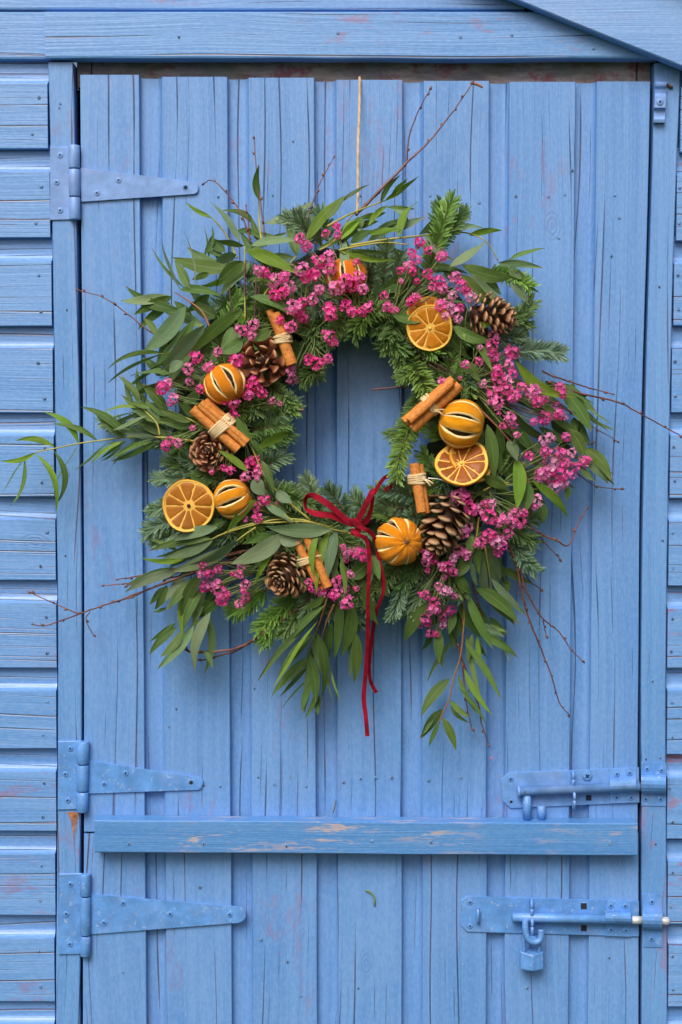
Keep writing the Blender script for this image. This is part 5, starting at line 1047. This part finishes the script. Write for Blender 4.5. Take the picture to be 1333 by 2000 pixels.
def bundle(sticks, tie, tiew, d, label, tails=((8, 6), (5, 12)), loops=5):
    (tx, ty), (tdx, tdy) = tie       # centre and half width direction of the wrapped band (px)
    e = empty('cinnamon_bundle', U(tx, ty, d), wreath, label)
    for (x0, y0, x1, y1, r, dd) in sticks: quill(U(x0, y0, d + dd), U(x1, y1, d + dd), r * PX, 'cinnamon_stick', e, ru(0, 6.28))
    mb = MB(); cen = U(tx, ty, d); sx_ = U(tx + tdx, ty + tdy, d) - cen; hw = sx_.length; sx_ /= hw
    al = sx_.cross(Vector((0, -1, 0))).normalized(); dp = sticks[0][4] * PX * 1.35
    for k in range(loops):
        o0 = lerp(-tiew, tiew, k / (loops - 1)) * PX * .8; sl = ru(-.2, .2); P_ = []
        for j in range(21):
            a = 2 * math.pi * j / 20; P_.append(cen + sx_ * math.cos(a) * hw * 1.06 + Vector((0, -1, 0)) * math.sin(a) * dp * 1.14 + al * (o0 + sl * math.cos(a) * hw * .6))
        mb.tube(P_, tiew * PX * .36, 6)
    mb.build('raffia_tie', M_RAFF, e, True)
    mb = MB()
    kx = cen + sx_ * hw * .8 + Vector((0, -1, 0)) * dp * .9
    mb.tube([kx - al * .003, kx, kx + al * .003], [.0015, .0032, .0015], 7)
    for (ax_, ay_) in tails:
        t = U(tx + tdx * .8 + ax_, ty + tdy * .8 + ay_, d + .012); mb.tube(catmull([kx, (kx + t) / 2 + Vector((0, -.003, .001)), t], 4), .0011, 5)
    mb.build('raffia_knot', M_RAFF, e, True)
bundle([(536, 612, 570, 712, 10.5, .004), (526, 606, 552, 668, 7, -.004), (546, 615, 560, 690, 8, -.008)], ((553, 662), (15, -3)), 8, .102, 'upright cinnamon bundle beside the face-on upper pine cone', ())
bundle([(376, 799, 466, 878, 9.5, .002), (392, 788, 482, 866, 9.5, .005), (400, 784, 476, 848, 8, -.007)], ((434, 833), (17, -17)), 10, .106, 'slanting cinnamon bundle above the cone on the hinge side', ())
bundle([(791, 824, 886, 742, 9.5, .004), (806, 838, 898, 752, 9.5, .002), (800, 822, 884, 746, 8, .012)], ((841, 791), (13, 15)), 7, .106, 'slanting cinnamon bundle above the bright whole orange', ((18, -2), (14, 8)))
bundle([(810, 905, 824, 1000, 9.5, .004), (820, 908, 832, 1002, 7.5, .0), (806, 925, 812, 960, 6, -.004)], ((815, 936), (15, -1)), 9, .106, 'short upright cinnamon bundle above the open pine cone', ((20, 10), (14, 14)))
bundle([(593, 1034, 642, 1146, 8.0, .004), (580, 1058, 622, 1140, 7.5, .001), (600, 1060, 630, 1150, 7, -.005)], ((601, 1094), (16, -6)), 6, .104, 'cinnamon bundle leaning over the small cone at the bottom', ((14, -4),))

# --- pine cones
def scale_mesh():
    mb = MB(); L = [(0, .10, .02, .0), (.35, .20, .03, .03), (.65, .36, .05, .06), (.84, .44, .085, .10), (.97, .36, .10, .13), (1.04, .18, .09, .135)]
    vv = []; uv = []
    for x, w, th, z in L:
        for y, tz in ((-w, 0), (-w * .55, th * .8), (0, th), (w * .55, th * .8), (w, 0), (w * .55, -th * .6), (0, -th * .8), (-w * .55, -th * .6)):
            vv.append((x, y, z + tz)); uv.append((x, y + .5))
    n = 8; ff = [(i * n + k, i * n + (k + 1) % n, (i + 1) * n + (k + 1) % n, (i + 1) * n + k) for i in range(len(L) - 1) for k in range(n)] + [tuple((len(L) - 1) * n + k for k in range(n))]
    mb.add(vv, ff, 0, uv); return mb.mesh('scale', M_CONE, True)
SCALE = scale_mesh()
def cone(base, tip, d0, d1, rad, n, col, label, opn=1.0, sz=1.08):
    A, B = U(*base, d0), U(*tip, d1); ax = B - A; L = ax.length; F = Matrix.Translation(A) @ frame_from(ax); Rr = rad * PX
    mb = MB(); mb.tube([(0, 0, 0), (0, 0, L * .2), (0, 0, L * .6), (0, 0, L * .95)], [Rr * .3, Rr * .42, Rr * .36, Rr * .06], 10)
    o = mb.build('pine_cone', M_CORE, wreath, True, F); tag(o, label)
    for i in range(n):
        t = (i + .3) / n; z = L * (.03 + .90 * t ** .95); ph = i * 2.39996
        prof = math.sin(math.pi * min(1, (.20 + .80 * t)) ** .9) ** .75 if t < .99 else .1
        el = lerp(.10, 1.28 if opn >= 1.5 else 1.12, t ** 1.5) / opn ** .3 + ru(-.16, .16)       # rises towards the tip
        rr = Rr * max(.16, prof); s = rr * .78 / max(.45, math.cos(el) * .95 + .1); s = min(s, Rr * .80) * sz * ru(.85, 1.12) * (.66 if opn < 1.5 else 1)
        M = F @ Matrix.Translation((0, 0, z - L * .04)) @ Matrix.Rotation(ph + ru(-.14, .14), 4, 'Z') @ Matrix.Translation((rr * (.46 if opn < 1.5 else .2) * math.cos(el * .6), 0, 0)) @ Matrix.Rotation(-el, 4, 'Y') @ Matrix.Diagonal((s, s * ru(.9, 1.05) * .95, s, 1))
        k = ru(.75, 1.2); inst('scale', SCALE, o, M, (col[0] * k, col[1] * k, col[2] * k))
cone((520, 712), (508, 700), .070, .108, 43, 34, (.40, .140, .060), 'open pine cone facing out beside the upright cinnamon bundle', 1.25, 1.35)
cone((420, 886), (402, 880), .066, .118, 40, 58, (.44, .175, .088), 'rounded pine cone under the slanting cinnamon bundle on the hinge side')
cone((918, 610), (1012, 626), .090, .098, 40, 76, (.42, .195, .095), 'pine cone lying on its side below the leaves at the upper bolt side', 1.0, 1.22)
cone((888, 968), (846, 1084), .098, .112, 46, 58, (.34, .19, .095), 'large wide open pine cone next to the stalk end orange', 1.6, 1.05)
cone((578, 1112), (540, 1142), .075, .112, 44, 70, (.36, .17, .072), 'small closed pine cone at the bottom beside the leaning cinnamon')

# --- ribbon, string, wire
def ribbon(pts, w, name, parent, twist=None, thick=.0007):
    C = catmull([U(x, y, d) for x, y, d in pts], 7); m = len(C); mb = MB(); vv = []
    tws = twist or [0] * len(pts)
    for i, c in enumerate(C):
        t = (C[min(i + 1, m - 1)] - C[max(0, i - 1)]).normalized(); f = i / (m - 1) * (len(tws) - 1); k = min(int(f), len(tws) - 2); a = lerp(tws[k], tws[k + 1], f - k)
        n0 = Vector((0, -1, 0)); n0 = n0 - t * n0.dot(t); n0 = n0.normalized() if n0.length > .05 else t.orthogonal().normalized()
        n_ = Matrix.Rotation(a, 3, t) @ n0; s = t.cross(n_)
        for u, q in ((-1, 0), (-.92, 1), (.92, 1), (1, 0), (.92, -1), (-.92, -1)): vv.append(c + s * (u * w * PX / 2) + n_ * (q * thick / 2))
    n = 6; mb.add(vv, [(i * n + k, i * n + (k + 1) % n, (i + 1) * n + (k + 1) % n, (i + 1) * n + k) for i in range(m - 1) for k in range(n)] + [tuple(range(n)), tuple((m - 1) * n + k for k in range(n))])
    return mb.build(name, M_VELV, parent, False)
bow = ribbon([(683, 1022, .116), (692, 1019, .122), (701, 1026, .122), (697, 1038, .119), (686, 1038, .116)], 13, 'ribbon_bow', wreath); tag(bow, 'narrow dark red velvet bow with long hanging tails')
ribbon([(690, 1026, .116), (668, 1008, .120), (640, 984, .124), (612, 968, .118), (598, 974, .108), (598, 992, .106), (616, 1003, .112), (650, 1008, .118), (688, 1024, .118)], 11.5, 'loop', bow, [.2, .3, .2, -.3, -1.0, -1.1, -.4, .1, .2])
ribbon([(698, 1020, .118), (712, 992, .122), (724, 968, .118), (728, 960, .108), (727, 985, .106), (718, 1015, .108), (704, 1024, .114)], 11, 'loop', bow, [.2, .2, .1, -.8, -.9, -.4, 0])
ribbon([(731, 964, .100), (742, 945, .094), (752, 933, .088), (762, 930, .082)], 8, 'loop', bow, [.4, .5, .4, .3])
ribbon([(752, 958, .090), (764, 950, .088), (776, 942, .082)], 9, 'loop', bow, [.3, .4, .3])
ribbon([(696, 1026, .122), (714, 1034, .124), (728, 1044, .118), (735, 1062, .112), (740, 1090, .108), (748, 1128, .106), (748, 1160, .100), (735, 1195, .080), (728, 1240, .055), (722, 1295, .040), (724, 1330, .036), (736, 1353, .035)], 8, 'tail', bow, [.0, .1, .2, .9, .6, .3, .8, .6, .4, .7, .5, .3])
ribbon([(688, 1036, .118), (698, 1044, .124), (714, 1052, .124), (721, 1075, .120), (722, 1110, .116), (719, 1170, .108), (719, 1240, .085), (715, 1310, .058), (711, 1362, .048), (715, 1400, .046), (718, 1438, .045)], 8.5, 'tail', bow, [.1, .1, .4, .5, .4, .7, .3, .5, .1, .3, .2])
C = [U(lerp(703, 698, t) + math.sin(t * 9) * .6, lerp(157, 418, t), lerp(.004, .055, t)) for t in [i / 30 for i in range(31)]]
C = [U(703, 150, -.006), U(703, 153, .002)] + C
mb = MB()
for ph in (0, 2.1, 4.2):
    mb.tube([c + Vector((math.cos(ph + i * .9), math.sin(ph + i * .9), 0)) * .0009 for i, c in enumerate(C)], .0011, 5)
for _ in range(60):
    c = random.choice(C[3:]); mb.tube([c, c + Vector((ru(-1, 1), ru(-1, 0), ru(-1, 1))) * .0035], [.00015, .00008], 3)
tag(mb.build('hanging_string', M_TWINE, wreath, True), 'pale jute string running up to the top of the door')
mb = MB(); mb.tube(catmull([U(*q, .118) for q in ((836, 934), (858, 936), (880, 944), (896, 949), (915, 945))], 5), .0007, 6); mb.build('wire', M_WIRE, wreath, True)

# ------------------------------------------------------------------ small loose bits on the door
mb = MB(); mb.tube(catmull([U(*q, .0022) for q in ((714, 1739), (724, 1743), (731, 1753), (732, 1770))], 5), [.0006] + [.0012] * 14 + [.0005], 6)
tag(mb.build('fallen_needle', M_GSTEM, None, True), 'curved green needle stuck to the lower door below the batten', 'needle')
mb = MB(); mb.tube(catmull([U(*q, dd) for q, dd in (((651, 1588), .012), ((654, 1577), .006), ((657, 1562), .003))], 4), [.0005] + [.0009] * 7 + [.0004], 6)
tag(mb.build('fallen_needle', M_FSTEM, None, True), 'dark needle standing on the top of the batten', 'needle')
o = inst('fallen_petal', BLO[0], None, Matrix.Translation(U(960, 1481, .002)) @ Matrix.Scale(3.6 * PX, 4), (.85, .42, .60)); tag(o, 'tiny pale pink petal stuck to the door below the wreath', 'petal')
